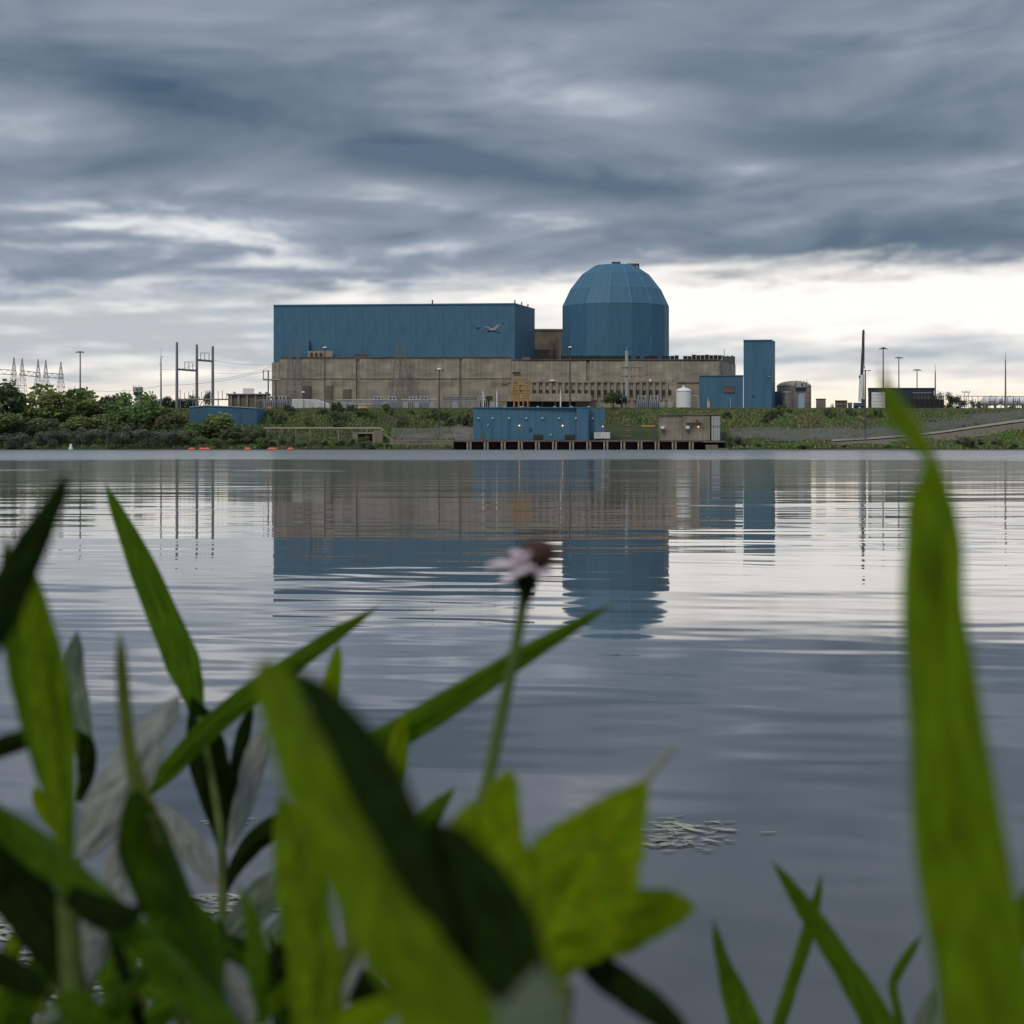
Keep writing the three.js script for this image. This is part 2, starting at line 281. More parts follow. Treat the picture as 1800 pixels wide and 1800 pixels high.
// ---------------------------------------------------------------- the plant: turbine hall, reactor dome, concrete base
{
  const t = thing('turbine_hall', 'long windowless blue metal-clad hall rising behind the concrete base, left of the dome', 'building');
  const plan = [[481, 663], [905, 655], [940, 682], [524, 692]], y1 = Y(535, 655);
  // cladding in bays, each a sheet of its own butted to the next
  const bays = 9, xa = X(481, 663), xb = X(905, 655);
  part('wall', block(plan, 20, y1 - 0.05), M.blue, t);
  for (let k = 0; k < bays; k++) {
    const a = lerp(xa, xb, k / bays), b = lerp(xa, xb, (k + 1) / bays) - 0.03, za = lerp(-663, -655, k / bays) + 0.12, zb = lerp(-663, -655, (k + 1) / bays) + 0.12;
    part('cladding_panel', prism([[a, za], [b, zb], [b, zb - 0.1], [a, za - 0.1]], 28, y1 - 0.6), M.blue, t);
  }
  part('roof_trim', block([[480.6, 662.7], [905.4, 654.7], [940.5, 682.3], [523.4, 692.4]], y1 - 0.04, y1 + 0.5), M.blueTrim, t);
  part('stair_block', block([[482, 661], [543, 659.9], [543, 662.6], [482, 663.2]], 30, Y(597, 661)), M.blue, t);
  for (const px of [760, 905, 917, 928]) part('roof_vent', box(0.5, 1.6, 0.5, X(px, 657 + Math.max(0, px - 905) * 0.8), y1 + 0.3, -(657.5 + Math.max(0, px - 905) * 0.8)), M.steelDark, t);
}
{
  const t = thing('reactor_dome', 'huge faceted blue reactor containment with panelled domed roof and pale seams', 'reactor building');
  const N = 15, D = 672, cx = X(1081.5, D), cz = -D, P0 = Math.PI / 2 + Math.PI / N * 0.86;
  const rings = [[21.0, 30], [21.0, 55.9], [17.9, 62.5], [13.2, 68.5], [7.7, 72.2]];
  const pt = (r, y, k, off = 0) => V3(cx + (r + off) * Math.cos(P0 + k * 2 * Math.PI / N), y, cz + (r + off) * Math.sin(P0 + k * 2 * Math.PI / N));
  const quad = (a, b, c, d) => { const g = new THREE.BufferGeometry(), w = a.distanceTo(b), h = a.distanceTo(d); g.setAttribute('position', new THREE.Float32BufferAttribute([a, b, c, a, c, d].flatMap((q) => q.toArray()), 3)); g.setAttribute('uv', new THREE.Float32BufferAttribute([0, a.y, w, b.y, w, b.y + h, 0, a.y, w, b.y + h, 0, a.y + h], 2)); g.computeVertexNormals(); return g; };
  const core = []; for (let k = 0; k < N; k++) core.push(quad(pt(20.6, 30, k), pt(20.6, 30, k + 1), pt(20.6, 55.7, k + 1), pt(20.6, 55.7, k)));
  part('shell', core, M.blueDome, t);
  for (let r = 0; r < 4; r++) for (let k = 0; k < N; k++) {
    const [r0, y0] = rings[r], [r1, y1] = rings[r + 1], e = 0.012;
    part(r ? 'roof_panel' : 'wall_panel', quad(pt(r0, y0, k + 1 - e), pt(r0, y0, k + e), pt(r1, y1, k + e), pt(r1, y1, k + 1 - e)), M.blueDome, t);
  }
  for (let k = 0; k < N; k++) for (let r = 0; r < 4; r++) part(r ? 'seam' : 'wall_seam', bar(pt(rings[r][0], rings[r][1], k, -0.04), pt(rings[r + 1][0], rings[r + 1][1], k, -0.04), r ? 0.17 : 0.13, 6), r ? M.seam : M.blueTrim, t);
  for (let r = 1; r < 4; r++) part('ring_seam', Array.from({ length: N }, (_, k) => bar(pt(rings[r][0], rings[r][1], k, -0.03), pt(rings[r][0], rings[r][1], k + 1, -0.03), 0.13, 6)), r === 1 ? M.blueTrim : M.seam, t);
  const cap = new THREE.ConeGeometry(7.7, 0.7, N).rotateY(Math.PI / 2 - P0).translate(cx, 72.2 + 0.35, cz); part('roof_cap', cap, M.blueDome, t);
  part('roof_hatch', box(3.4, 0.9, 2.4, X(1082, D), 72.4, cz + 3), M.steelDark, t); part('roof_hatch', box(4.6, 0.8, 2.0, X(1111, D), 71.8, cz + 3.5), M.steelDark, t); part('roof_vent', box(0.7, 1.6, 0.7, X(1121, D), 70.8, cz + 4), M.steelDark, t);
}
{
  const t = thing('fuel_building', 'dark brown concrete block wedged between the turbine hall and the dome', 'building');
  part('wall', block([[925, 700], [1010, 700], [1010, 725], [925, 725]], 20, Y(579, 700)), M.concreteDark, t);
  part('parapet', block([[925, 699.7], [1010, 699.7], [1010, 699.95], [925, 699.95]], Y(581.5, 700), Y(579, 700) + 0.2), M.concreteDark, t);
  part('lower_block', block([[938, 690], [984, 690], [984, 699.5], [938, 699.5]], 20, Y(614, 690)), M.concreteDark, t);
  part('duct', block([[972, 689.5], [976, 689.5], [976, 689.9], [972, 689.9]], 30, Y(604, 690)), M.steelDark, t);
  part('duct', block([[983, 689], [986.5, 689], [986.5, 691], [983, 691]], 30, Y(592, 690)), M.steel, t);
}
{
  const t = thing('concrete_building', 'long weathered tan concrete building along the whole foot of the blue hall and dome', 'building');
  const D0 = (px) => lerp(652, 648, (px - 478) / 787), yA = Y(628.5, 651), yB = Y(634, 649);
  const run = [[478, 492, Y(637, 652), 0.6], [492, 531, yA, 0], [531, 626, yA, 0], [626, 632, yA - 0.4, 0.8], [632, 722, yA, 0.0], [722, 808, yA, 0.05], [808, 812, yA - 0.3, 0.7], [812, 899, yA, 0], [899, 960, yB, -0.5], [960, 1031, yB, -0.5], [1031, 1036, yB - 0.4, 0.1], [1036, 1110, yB, -0.5], [1110, 1190, yB, -0.55], [1190, 1265, yB, -0.5]];
  for (const [a, b, y, back] of run) part('wall_panel', block([[a, D0(a) + back], [b - 0.25, D0(b) + back], [b - 0.25, D0(b) + back + 6], [a, D0(a) + back + 6]], 14, y), M.concrete, t);
  part('wall', block([[482, 658], [1262, 654], [1262, 690], [500, 690]], 14, yB - 0.5), M.concreteDark, t);
  part('end_wall', block([[1265, 647.6], [1293, 690], [1288, 691], [1260, 649]], 14, yB + 0.2), M.concretePale, t);
  for (const [a, b] of [[493, 626], [632, 808], [812, 899]]) part('ledge', block([[a, D0(a) - 0.35], [b, D0(b) - 0.35], [b, D0(b) - 0.02], [a, D0(a) - 0.02]], Y(665.4, 651), Y(664.5, 651)), M.concrete, t);
  part('ledge', block([[880, D0(880) - 0.95], [1228, D0(1228) - 0.95], [1228, D0(1228) - 0.56], [880, D0(880) - 0.56]], Y(672.5, 649), Y(671.2, 649)), M.concretePale, t);
  part('coping', block([[491, 651.4], [899, 649.4], [899, 651], [491, 653]], yA + 0.02, yA + 0.3), M.concreteDark, t);
  part('coping', block([[899.3, 649], [1265, 647], [1293, 690.4], [1262, 690.4], [1240, 651], [899.3, 651]], yB + 0.22, yB + 0.5), M.concreteDark, t);
  for (const [a, b, y] of [[533, 546, 678], [573, 584, 678], [603, 616, 684]]) { part('doorway', block([[a, D0(a) - 0.12], [b, D0(b) - 0.12], [b, D0(b) - 0.03], [a, D0(a) - 0.03]], 15, Y(y, 650)), M.concreteDark, t); part('downpipe', block([[b, D0(b) - 0.4], [b + 1.1, D0(b) - 0.4], [b + 1.1, D0(b) - 0.05], [b, D0(b) - 0.05]], 15, Y(y - 1, 650)), M.steelDark, t); }
  part('vent_hood', block([[541, 653], [585, 653], [585, 660], [541, 660]], yA, Y(617, 653)), M.concrete, t);
  for (const px of [546, 554, 562]) part('vent_slot', block([[px, 652.7], [px + 3.4, 652.7], [px + 3.4, 652.98], [px, 652.98]], yA + 0.3, Y(620, 653)), M.dark, t);
  part('bracket', block([[900, 648.2], [914, 648.2], [914, 649.4], [900, 649.4]], Y(655, 649), Y(653.6, 649)), M.steelDark, t);
  part('roof_box', block([[918, 651], [931, 651], [931, 655], [918, 655]], yB + 0.4, Y(628, 651)), M.concreteDark, t);
  // dark wind screens along the roof edge
  const R = rng(5);
  const screens = []; for (let px = 935; px < 1286; px += 7.6) screens.push(px);
  for (const px of screens) {
    if ((px > 962 && px < 988) || (px > 1106 && px < 1113) || (px > 1121 && px < 1127) || (px > 1151 && px < 1158) || (px > 1189 && px < 1197)) continue;
    const side = px > 1262, Dd = side ? lerp(648, 688, (px - 1262) / 30) : 649.5, h = Y(px > 1212 ? 624 : 625.3, Dd) + (R() - 0.5) * 0.3 - (side ? 0.2 : 0);
    part('screen_panel', block([[px, Dd], [px + (side ? 7.55 : 7.2), Dd + (side ? 10 : 0)], [px + (side ? 7.55 : 7.2), Dd + (side ? 10.3 : 0.3)], [px, Dd + 0.3]], yB + 0.5, h), M.black, t);
  }
  part('antenna', bar(V3(X(1273, 665), yB, -665), V3(X(1273, 665), Y(614, 665), -665), 0.12), M.steelDark, t);
  part('roof_fan', box(5, 1.2, 2, X(634, 655), yA + 0.3, -655), M.steelDark, t);
}
{
  const t = thing('office_wing', 'low pale concrete wing with upright ribs between a row of small dark windows', 'building');
  const D = 640, y0 = 15, yT = Y(672, D);
  part('wall', block([[893, D], [1190, D], [1190, 646], [893, 646]], y0, yT - 0.02), M.concrete, t);
  part('roof_edge', block([[893, D - 0.8], [1172, D - 0.8], [1172, D + 4], [893, D + 4]], yT - 0.1, yT + 0.45), M.concretePale, t);
  for (let k = 0; k < 25; k++) {
    const px = 899.5 + k * 11.35; if (px > 1172) break;
    const rib = prism([[X(px - 2.1, D), -D + 0.7], [X(px + 2.1, D), -D + 0.7], [X(px + 3, D), -D], [X(px - 3, D), -D]], Y(px > 1036 ? 704 : 692, D), yT - 0.12); part('rib', rib, M.concretePale, t);
    const tall = px > 1030, w = block([[px + 3.6, D - 0.25], [px + 7.8, D - 0.25], [px + 7.8, D - 0.04], [px + 3.6, D - 0.04]], Y(tall ? 695 : 691, D), Y(685.5, D)); const win = part('window', w, M.dark, t);
    part('sill', block([[px + 3.2, D - 0.5], [px + 8.2, D - 0.5], [px + 8.2, D - 0.05], [px + 3.2, D - 0.05]], Y(tall ? 695.8 : 691.8, D), Y(tall ? 695 : 691, D) - 0.02), M.concretePale, win);
  }
  part('gallery', block([[877, D - 4], [1039, D - 4], [1039, D - 1.5], [877, D - 1.5]], Y(705, D - 4), Y(692, D - 4)), M.concretePale, t);
  part('gallery_floor', block([[877, D - 4], [1039, D - 4], [1039, D - 0.1], [877, D - 0.1]], Y(705.6, D - 4), Y(705, D - 4) - 0.02), M.concreteGrey, t);
  for (const [a, b] of [[891, 908], [912, 928], [932, 952], [955, 974], [978, 1000], [1003, 1012]]) part('lower_window', block([[a, D - 0.3], [b, D - 0.3], [b, D - 0.05], [a, D - 0.05]], 14.4, Y(706, D)), M.dark, t);
  part('roof_light', new THREE.SphereGeometry(1, 12, 6, 0, 6.3, 0, 1.57).scale(1.2, 0.5, 1.2).translate(X(971, D), yT + 0.45, -D + 0.4), M.white, t);
  part('roof_light', new THREE.SphereGeometry(1, 12, 6, 0, 6.3, 0, 1.57).scale(0.5, 0.7, 0.5).translate(X(1143, D), yT + 0.45, -D + 0.4), M.white, t);
  part('lower_wall', block([[1172.5, D - 1], [1210, D - 1], [1210, D + 3], [1172.5, D + 3]], 15, Y(696, D)), M.concretePale, t);
}
{
  const t = thing('blue_service_building', 'blue metal building with a square tower at its right end, right of the white tank', 'building');
  const yl = Y(661, 630), yt = Y(599, 629), y0 = 14.5;
  part('wall', block([[1229, 632], [1306.5, 630], [1306.5, 646], [1233, 650]], y0, yl), M.blue, t);
  part('tower', block([[1307, 630], [1356, 628.5], [1362.5, 641], [1313, 643]], y0, yt), M.blue, t);
  part('roof_trim', block([[1228.6, 631.7], [1306.7, 629.7], [1306.7, 646.2], [1232.4, 650.3]], yl + 0.01, yl + 0.35), M.blueTrim, t);
  part('roof_trim', block([[1306.6, 629.7], [1356.2, 628.2], [1363, 641.2], [1312.6, 643.2]], yt + 0.01, yt + 0.4), M.blueTrim, t);
  const win = part('window', block([[1272.5, 630.55], [1290, 630.1], [1290, 630.6], [1272.5, 631]], Y(689, 630), Y(679.5, 630)), M.rust, t);
  part('frame', [block([[1271.6, 630.4], [1291, 629.9], [1291, 630.08], [1271.6, 630.5]], Y(679.5, 630), Y(678.8, 630)), block([[1271.6, 630.4], [1291, 629.9], [1291, 630.08], [1271.6, 630.5]], Y(689.7, 630), Y(689.1, 630))], M.blueTrim, win);
  part('door', block([[1243, 631.4], [1247.5, 631.3], [1247.5, 631.6], [1243, 631.6]], 15, Y(703.5, 631)), M.tan, t);
  part('wall_pipe', block([[1283.4, 630.1], [1284.8, 630.1], [1284.8, 630.4], [1283.4, 630.4]], 15, Y(700, 630)), M.paleBlue, t);
  part('louvre', block([[1321.5, 629.2], [1325.5, 629.1], [1325.5, 629.4], [1321.5, 629.4]], 20, Y(697, 629)), M.blueDeep, t);
  part('wall_light', block([[1350, 628.2], [1355.5, 628.1], [1355.5, 628.4], [1350, 628.5]], Y(662.5, 628), Y(661.5, 628)), M.whiteDull, t);
  part('side_annexe', block([[1358, 643], [1371, 643], [1371, 652], [1358, 652]], y0, Y(688, 643)), M.blueDeep, t);
  part('wall_lamp', box(0.5, 0.5, 0.4, X(1245, 631), Y(702.6, 631), -631), M.whiteDull, t);
}
function tankThing(name, label, px0, px1, pyTop, pyBase, D, mat, rise, extras) {
  const r = (px1 - px0) / 2 / F * D, cx = X((px0 + px1) / 2, D), y0 = Math.min(15.6, Y(pyBase, D)), y1 = Y(pyTop, D), t = thing(name, label, 'tank', [cx, y0, -D]);
  part('wall', cyl(r, r, y1 - y0, 0, 0, 0, 36), mat, t);
  const roof = part('roof', new THREE.SphereGeometry(1, 32, 8, 0, Math.PI * 2, 0, Math.PI / 2).scale(r, rise, r).translate(0, y1 - y0, 0), mat, t);
  part('rim', new THREE.TorusGeometry(r + 0.05, 0.14, 6, 36).rotateX(Math.PI / 2).translate(0, y1 - y0, 0), mat, t);
  if (extras) extras(t, r, y1 - y0, roof); return t;
}
tankThing('storage_tank', 'white upright tank with cone roof standing left of the blue service building', 1188.5, 1215, 687.5, 716.5, 628, M.white, 1.3, (t, r, h, roof) => { part('roof_vent', cyl(0.5, 0.5, 1.0, 0, h + 1.0, 0, 10), M.white, roof); part('pipe', [bar(V3(r, h * 0.72, 0), V3(r + 2.3, h * 0.72, 0), 0.25), bar(V3(r + 2.3, h * 0.72, 0), V3(r + 2.9, 0, 0), 0.25)], M.galv, t); });
tankThing('storage_tank', 'wide tan stained tank with shallow domed roof right of the blue tower', 1366, 1425.5, 679, 716, 655, M.tank, 2.1, (t, r, h) => { for (let k = 0; k < 3; k++) part('hoop', new THREE.TorusGeometry(r + 0.03, 0.09, 5, 40).rotateX(Math.PI / 2).translate(0, h * (0.25 + k * 0.25), 0), M.tank, t); part('ladder', [box(0.15, h, 0.15, -2.0, 0, r + 0.3), box(0.15, h, 0.15, -1.2, 0, r + 0.35)], M.galv, t); });
tankThing('storage_tank', 'small silver tank standing before the wide tan tank', 1374.5, 1390.5, 690.5, 716, 640, M.silver, 0.6, (t, r, h) => { for (const k of [0.33, 0.66]) part('hoop', new THREE.TorusGeometry(r + 0.03, 0.08, 5, 30).rotateX(Math.PI / 2).translate(0, h * k, 0), M.galv, t); });
function watchTower(label, px, D, pyTop, pyNeck, pyShaft, w) {
  const s = w / F * D, cx = X(px, D), t = thing('watch_tower', label, 'watch tower', [cx, TOP - 0.1, -D]), y = (p) => Y(p, D) - TOP + 0.1, sq = (a) => [[-a, a], [a, a], [a, -a], [-a, -a]];
  part('shaft', prism(sq(s * 0.27), 0, y(pyShaft)), M.paleBlue, t);
  part('window_band', prism(sq(s * 0.44), y(pyShaft) + 0.02, y(pyNeck)), M.dark, t);
  const cab = new THREE.CylinderGeometry(s * 0.5 * 1.414, s * 0.46 * 1.414, y(pyTop) - y(pyNeck) - 0.02, 4).rotateY(Math.PI / 4).translate(0, (y(pyTop) + y(pyNeck)) / 2 + 0.02, 0); part('cabin', cab, M.whiteDull, t);
  part('hatch', box(0.5, 1.0, 0.2, 0, y(pyNeck) + 0.5, s * 0.49), M.black, t);
  for (const k of [-0.46, -0.15, 0.2, 0.47]) part('railing_post', box(0.14, 0.8, 0.14, k * s, y(pyTop) + 0.01, s * 0.42), M.steelDark, t);
  return t;
}
watchTower('grey guard tower with flared cabin on a pale blue shaft before the tan tank', 1408, 634, 672, 681, 687.5, 19);
watchTower('guard tower whose white cabin just tops the trees at left', 242.5, 690, 680.5, 689.5, 695, 15);

// ---------------------------------------------------------------- intake on the shore
{
  const t = thing('intake_deck', 'concrete intake deck on piers over the water with dark bays', 'intake structure');
  const D = 552, yd = Y(774.5, D), y0 = -2;
  part('deck', block([[798, D], [1235, D], [1235, 580], [798, 580]], yd - 0.4, yd), M.concreteDark, t);  // dark colour carries the shade on the deck front
  part('deck', block([[1235.3, D - 0.1], [1275, D - 0.1], [1275, 585], [1235.3, 585]], yd - 0.6, yd - 0.1), M.concreteDark, t);
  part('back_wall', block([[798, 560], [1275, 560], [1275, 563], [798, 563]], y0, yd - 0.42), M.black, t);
  for (let k = 0; k < 14; k++) {
    const px = 824.5 + k * 30.05, w = 7.6;
    const p = part('pier', block([[px - w / 2, D + 1.2], [px + w / 2, D + 1.2], [px + w / 2, 560], [px - w / 2, 560]], y0, yd - 0.42), M.concreteDark, t);
    part('pier_post', block([[px - w / 2 - 0.3, D - 0.4], [px - w / 2 + 2.2, D - 0.4], [px - w / 2 + 2.2, D + 1.1], [px - w / 2 - 0.3, D + 1.1]], y0, yd - 0.42), M.concretePale, p);
    part('pier_post', block([[px + w / 2 - 2.8, D - 0.4], [px + w / 2 + 0.4, D - 0.4], [px + w / 2 + 0.4, D + 1.1], [px + w / 2 - 2.8, D + 1.1]], y0, yd - 0.42), M.concreteGrey, p);
  }
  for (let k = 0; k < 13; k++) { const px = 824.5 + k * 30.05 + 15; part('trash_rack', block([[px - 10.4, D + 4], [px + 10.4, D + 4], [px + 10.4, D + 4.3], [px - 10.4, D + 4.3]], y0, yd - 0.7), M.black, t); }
  part('end_wall', block([[1240, D - 0.3], [1262, D - 0.3], [1262, 558], [1240, 558]], y0, yd - 1.35), M.concreteDark, t);
  part('apron', block([[1262.4, D - 1], [1280, D - 1], [1276, 560], [1262.4, 560]], y0, yd - 2.4), M.concreteDark, t);
  part('kerb', block([[798, D - 0.15], [1235, D - 0.15], [1235, D + 0.3], [798, D + 0.3]], yd + 0.01, yd + 0.14), M.concreteGrey, t);
}
function litLamp(label, px, py, D, r = 0.34, power = 0.5) {
  const p = at(px, py, D), t = thing('wall_lamp', label, 'lamp', p.toArray(), 'lit lamps on the intake buildings');
  part('bulb', new THREE.SphereGeometry(0.24 * r / 0.34, 12, 8), M.lit, t); part('bracket', box(0.5, 0.22, 0.5, 0, 0.32, -0.2), M.steelDark, t);
  const l = new THREE.PointLight(0xffb868, power); l.position.set(0, 0, 0); l.castShadow = true; l.shadow.radius = 6; l.name = 'lamp_glow'; t.add(l);
}
{
  const t = thing('pump_house', 'long flat blue pump house on the intake deck at the water', 'building');
  const D = 554, y0 = Y(774.2, D), y1 = Y(717.5, D);
  const plan = [[831.5, D], [1013, D], [1013, 575], [834, 575]];
  part('wall', block(plan, y0, y1 - 0.05), M.blue, t);
  for (let k = 0; k < 6; k++) { const a = 831.7 + k * 30.2, b = a + 29.9; part('cladding_panel', block([[a, D - 0.12], [b, D - 0.12], [b, D - 0.02], [a, D - 0.02]], y0 + 0.2, y1 - 0.4), M.blue, t); }
  part('bay', block([[1013.3, D - 1.2], [1035, D - 1.2], [1035, 574], [1013.3, 574]], y0, y1 - 0.03), M.blue, t);
  part('bay', block([[1035.5, D + 1.5], [1063, D + 1.5], [1063, 574], [1035.5, 574]], y0, Y(718.6, D)), M.blue, t);
  part('roof_edge', block([[831, D - 0.3], [1035.3, D - 1.4], [1035.3, 575], [833, 575.5]], y1, y1 + 0.35), M.blueTrim, t);
  part('gap_strip', block([[1034.6, D - 1.35], [1037.2, D - 1.35], [1037.2, D + 1.4], [1034.6, D + 1.4]], y0 + 0.3, Y(738, D)), M.dark, t);  // narrow dark strip filling the gap between the two bays
  for (const a of [937.5, 993]) { const v = part('vent', block([[a, D - 0.35], [a + 17, D - 0.35], [a + 17, D - 0.13], [a, D - 0.13]], Y(772.5, D), Y(764, D)), M.dark, t); for (let k = 0; k < 4; k++) part('louvre', block([[a + 0.5, D - 0.55], [a + 16.5, D - 0.55], [a + 16.5, D - 0.37], [a + 0.5, D - 0.37]], Y(771.5 - k * 2, D), Y(771.5 - k * 2, D) + 0.18), M.steelDark, v); }
  const door = part('door', block([[845.5, D - 0.3], [851, D - 0.3], [851, D - 0.13], [845.5, D - 0.13]], y0 + 0.05, Y(762, D)), M.rust, t); part('handle', box(0.12, 0.12, 0.12, X(850.4, D - 0.4), Y(769, D), -D + 0.37), M.steelDark, door);
  for (const px of [841, 866, 894.5, 925, 953.5, 983, 1012, 1042]) part('floodlight', box(0.62, 0.55, 0.5, X(px, D - 1), Y(736.5, D), -D + (px > 1010 && px < 1020 ? 1.5 : px > 1036 ? -1.2 : 0.45)), M.whiteDull, t);
  for (const px of [887, 916, 945.5, 975, 1004, 1035]) part('roof_lamp', box(0.9, 0.3, 0.6, X(px, D), y1 + 0.36, -D + 0.2), M.whiteDull, t);
  part('wall_box', box(0.9, 0.9, 0.5, X(932, D), Y(756.5, D), -D + 0.38), M.blueDeep, t); part('wall_box', box(0.5, 0.5, 0.4, X(968.5, D), Y(765.5, D), -D + 0.35), M.whiteDull, t); part('wall_box', box(0.5, 0.5, 0.4, X(857.5, D), Y(749, D), -D + 0.35), M.paleBlue, t); part('roof_beacon', box(0.5, 0.9, 0.5, X(1059, D), Y(718.5, D), -D - 2.2), M.rust, t);
  for (const px of [846, 864.5, 894.6, 1029]) part('downpipe', block([[px - 0.35, D - 0.4], [px + 0.35, D - 0.4], [px + 0.35, D - 0.14], [px - 0.35, D - 0.14]], y0 + 0.3, Y(739, D)), px === 1029 ? M.blue : M.blueTrim, t);
}
litLamp('glowing warm lamp on the left part of the blue pump house front', 913, 748, 553.2);
litLamp('glowing warm lamp on the right part of the blue pump house front', 989, 748.2, 553.2);
litLamp('small glowing lamp at the far right end of the blue pump house', 1059.5, 749.5, 555, 0.24, 0.3);
{
  const t = thing('concrete_pump_house', 'low grey concrete block with upright pipes at its right end beside the blue pump house', 'building');
  const D = 556, y0 = Y(774.4, D), y1 = Y(730, D);
  part('wall', block([[1157.5, D], [1200, D], [1200, 576], [1157.5, 576]], y0, y1), M.concreteGrey, t); part('wall', block([[1200.4, D - 0.3], [1248, D - 0.3], [1248, 576], [1200.4, 576]], y0, y1 - 0.1), M.concreteGrey, t);
  part('roof_edge', block([[1157, D - 0.6], [1266, D - 0.6], [1266, 576], [1157, 576]], y1 + 0.02, y1 + 0.4), M.concreteDark, t);
  part('end_wall', block([[1248.4, D + 1], [1265, D + 1], [1265, 576], [1248.4, 576]], y0, y1), M.concreteDark, t);
  for (const px of [1252.5, 1256.8, 1260, 1263.6]) { const p = part('pipe', cyl(0.42, 0.42, y1 - y0 - 0.3, X(px, D), y0, -D - 0.3 + 0.5, 10), M.galv, t); part('collar', cyl(0.55, 0.55, 0.25, X(px, D), Y(750, D), -D + 0.2, 10), M.steel, p); }
  for (const [a, b] of [[1161.5, 1168], [1205.5, 1212]]) { const b1 = part('air_conditioner', block([[a, D - 1.3], [b, D - 1.3], [b, D - 0.35], [a, D - 0.35]], Y(753.5, D), Y(749, D)), M.white, t); part('grille', block([[a + 0.4, D - 1.3], [b - 0.4, D - 1.3], [b - 0.4, D - 0.35], [a + 0.4, D - 0.35]], Y(757, D), Y(753.6, D)), M.steelDark, b1); }
  part('canopy', block([[1206, D - 2], [1234, D - 2], [1234, D - 0.35], [1206, D - 0.35]], Y(743.6, D), Y(742.8, D)), M.concreteDark, t);
  part('lamp_hood', block([[1222, D - 1], [1228, D - 1], [1228, D - 0.35], [1222, D - 0.35]], Y(738.6, D), Y(737.9, D)), M.concretePale, t);
  part('door', block([[1228.5, D - 0.5], [1234, D - 0.5], [1234, D - 0.35], [1228.5, D - 0.35]], y0 + 0.05, Y(759, D)), M.concretePale, t);
}
litLamp('glowing warm lamp on the grey concrete block by the water', 1227.5, 750.2, 555.4, 0.28, 0.4);
{
  const t = thing('deck_container', 'pale grey site container on the deck before the right end of the pump house', 'container'), D = 552.6, y0 = Y(774.4, D);
  part('body', block([[1044, D], [1072.5, D], [1072.5, D + 2.4], [1044, D + 2.4]], Y(771, D), Y(759.5, D)), M.whiteDull, t);
  for (let k = 0; k < 6; k++) { const a = 1057 + k * 2.6; part('slat', block([[a, D - 0.12], [a + 1.1, D - 0.12], [a + 1.1, D - 0.01], [a, D - 0.01]], Y(770.5, D), Y(760, D)), M.white, t); }
  for (const px of [1045, 1071.5]) part('leg', block([[px - 0.8, D + 0.1], [px + 0.8, D + 0.1], [px + 0.8, D + 2.3], [px - 0.8, D + 2.3]], y0, Y(771, D) - 0.02), M.steelDark, t);
}
{
  const t = thing('yellow_gantry', 'small yellow portal gantry standing on the deck left of the grey concrete block', 'gantry'), D = 553, y0 = Y(774.4, D);
  part('beam', block([[1127.5, D], [1151.5, D], [1151.5, D + 0.9], [1127.5, D + 0.9]], Y(750.2, D), Y(747.2, D)), M.yellow, t);
  for (const px of [1129, 1150]) part('leg', block([[px - 0.75, D + 0.15], [px + 0.75, D + 0.15], [px + 0.75, D + 0.75], [px - 0.75, D + 0.75]], y0, Y(750.2, D) - 0.01), M.steelDark, t);
  const s = thing('yellow_ladder', 'slender dull yellow ladder frame on the deck between the container and the gantry', 'frame');
  for (const px of [1098.5, 1109.5]) part('post', box(0.2, Y(737, D) - y0, 0.2, X(px, D), y0, -D - 0.6), M.brown, s);
  for (let k = 0; k < 4; k++) part('rung', box(2.1, 0.14, 0.14, X(1104, D), Y(738 + k * 9.5, D), -D - 0.6), M.yellow, s);
}
{
  const t = thing('trash_rake', 'tall ochre yellow steel frame with four legs behind the pump house roof', 'gantry'), D = 600, y0 = ground(X(915, D), -D) - 0.2, b = (a, c, d, e, r = 0.3, z0 = 0, z1 = 0) => bar(V3(X(a, D), Y(c, D), -D + z0), V3(X(d, D), Y(e, D), -D + z1), r, 5);
  for (const [a, c] of [[906, 903.5], [912.5, 912], [919, 920], [926, 928]]) part('leg', [b(a, 676, c, 716, 0.3), b(a, 676, c, 716, 0.26, -3.4, -3.4), bar(V3(X(c, D), y0 - 2, -D), at(c, 716, D), 0.3, 5)], M.yellow, t);
  part('top_beam', block([[904, D - 0.4], [927.5, D - 0.4], [927.5, D + 4], [904, D + 4]], Y(667.5, D), Y(664.8, D)), M.yellow, t);
  part('platform', block([[899.5, D - 0.6], [931.5, D - 0.6], [931.5, D + 4], [899.5, D + 4]], Y(717, D), Y(715.4, D)), M.yellow, t);
  for (const [c, d, e, f] of [[904, 668, 901, 690], [928, 668, 931, 690]]) part('brace', [b(c, d, e, f), b(e, f, c > 915 ? 927 : 904, 706)], M.yellow, t);
  for (const y of [676, 685, 690, 700]) part('cross_beam', b(902, y, 930, y, 0.28), M.yellow, t);
  part('hopper', block([[911, D + 0.2], [921, D + 0.2], [921, D + 2.4], [911, D + 2.4]], Y(678, D), Y(671, D)), M.yellow, t);
  for (const [c, d, e, f] of [[906, 690, 912, 700], [912, 690, 906, 700], [919, 690, 927, 700], [927, 690, 919, 700]]) part('brace', b(c, d, e, f, 0.2), M.yellow, t);
}
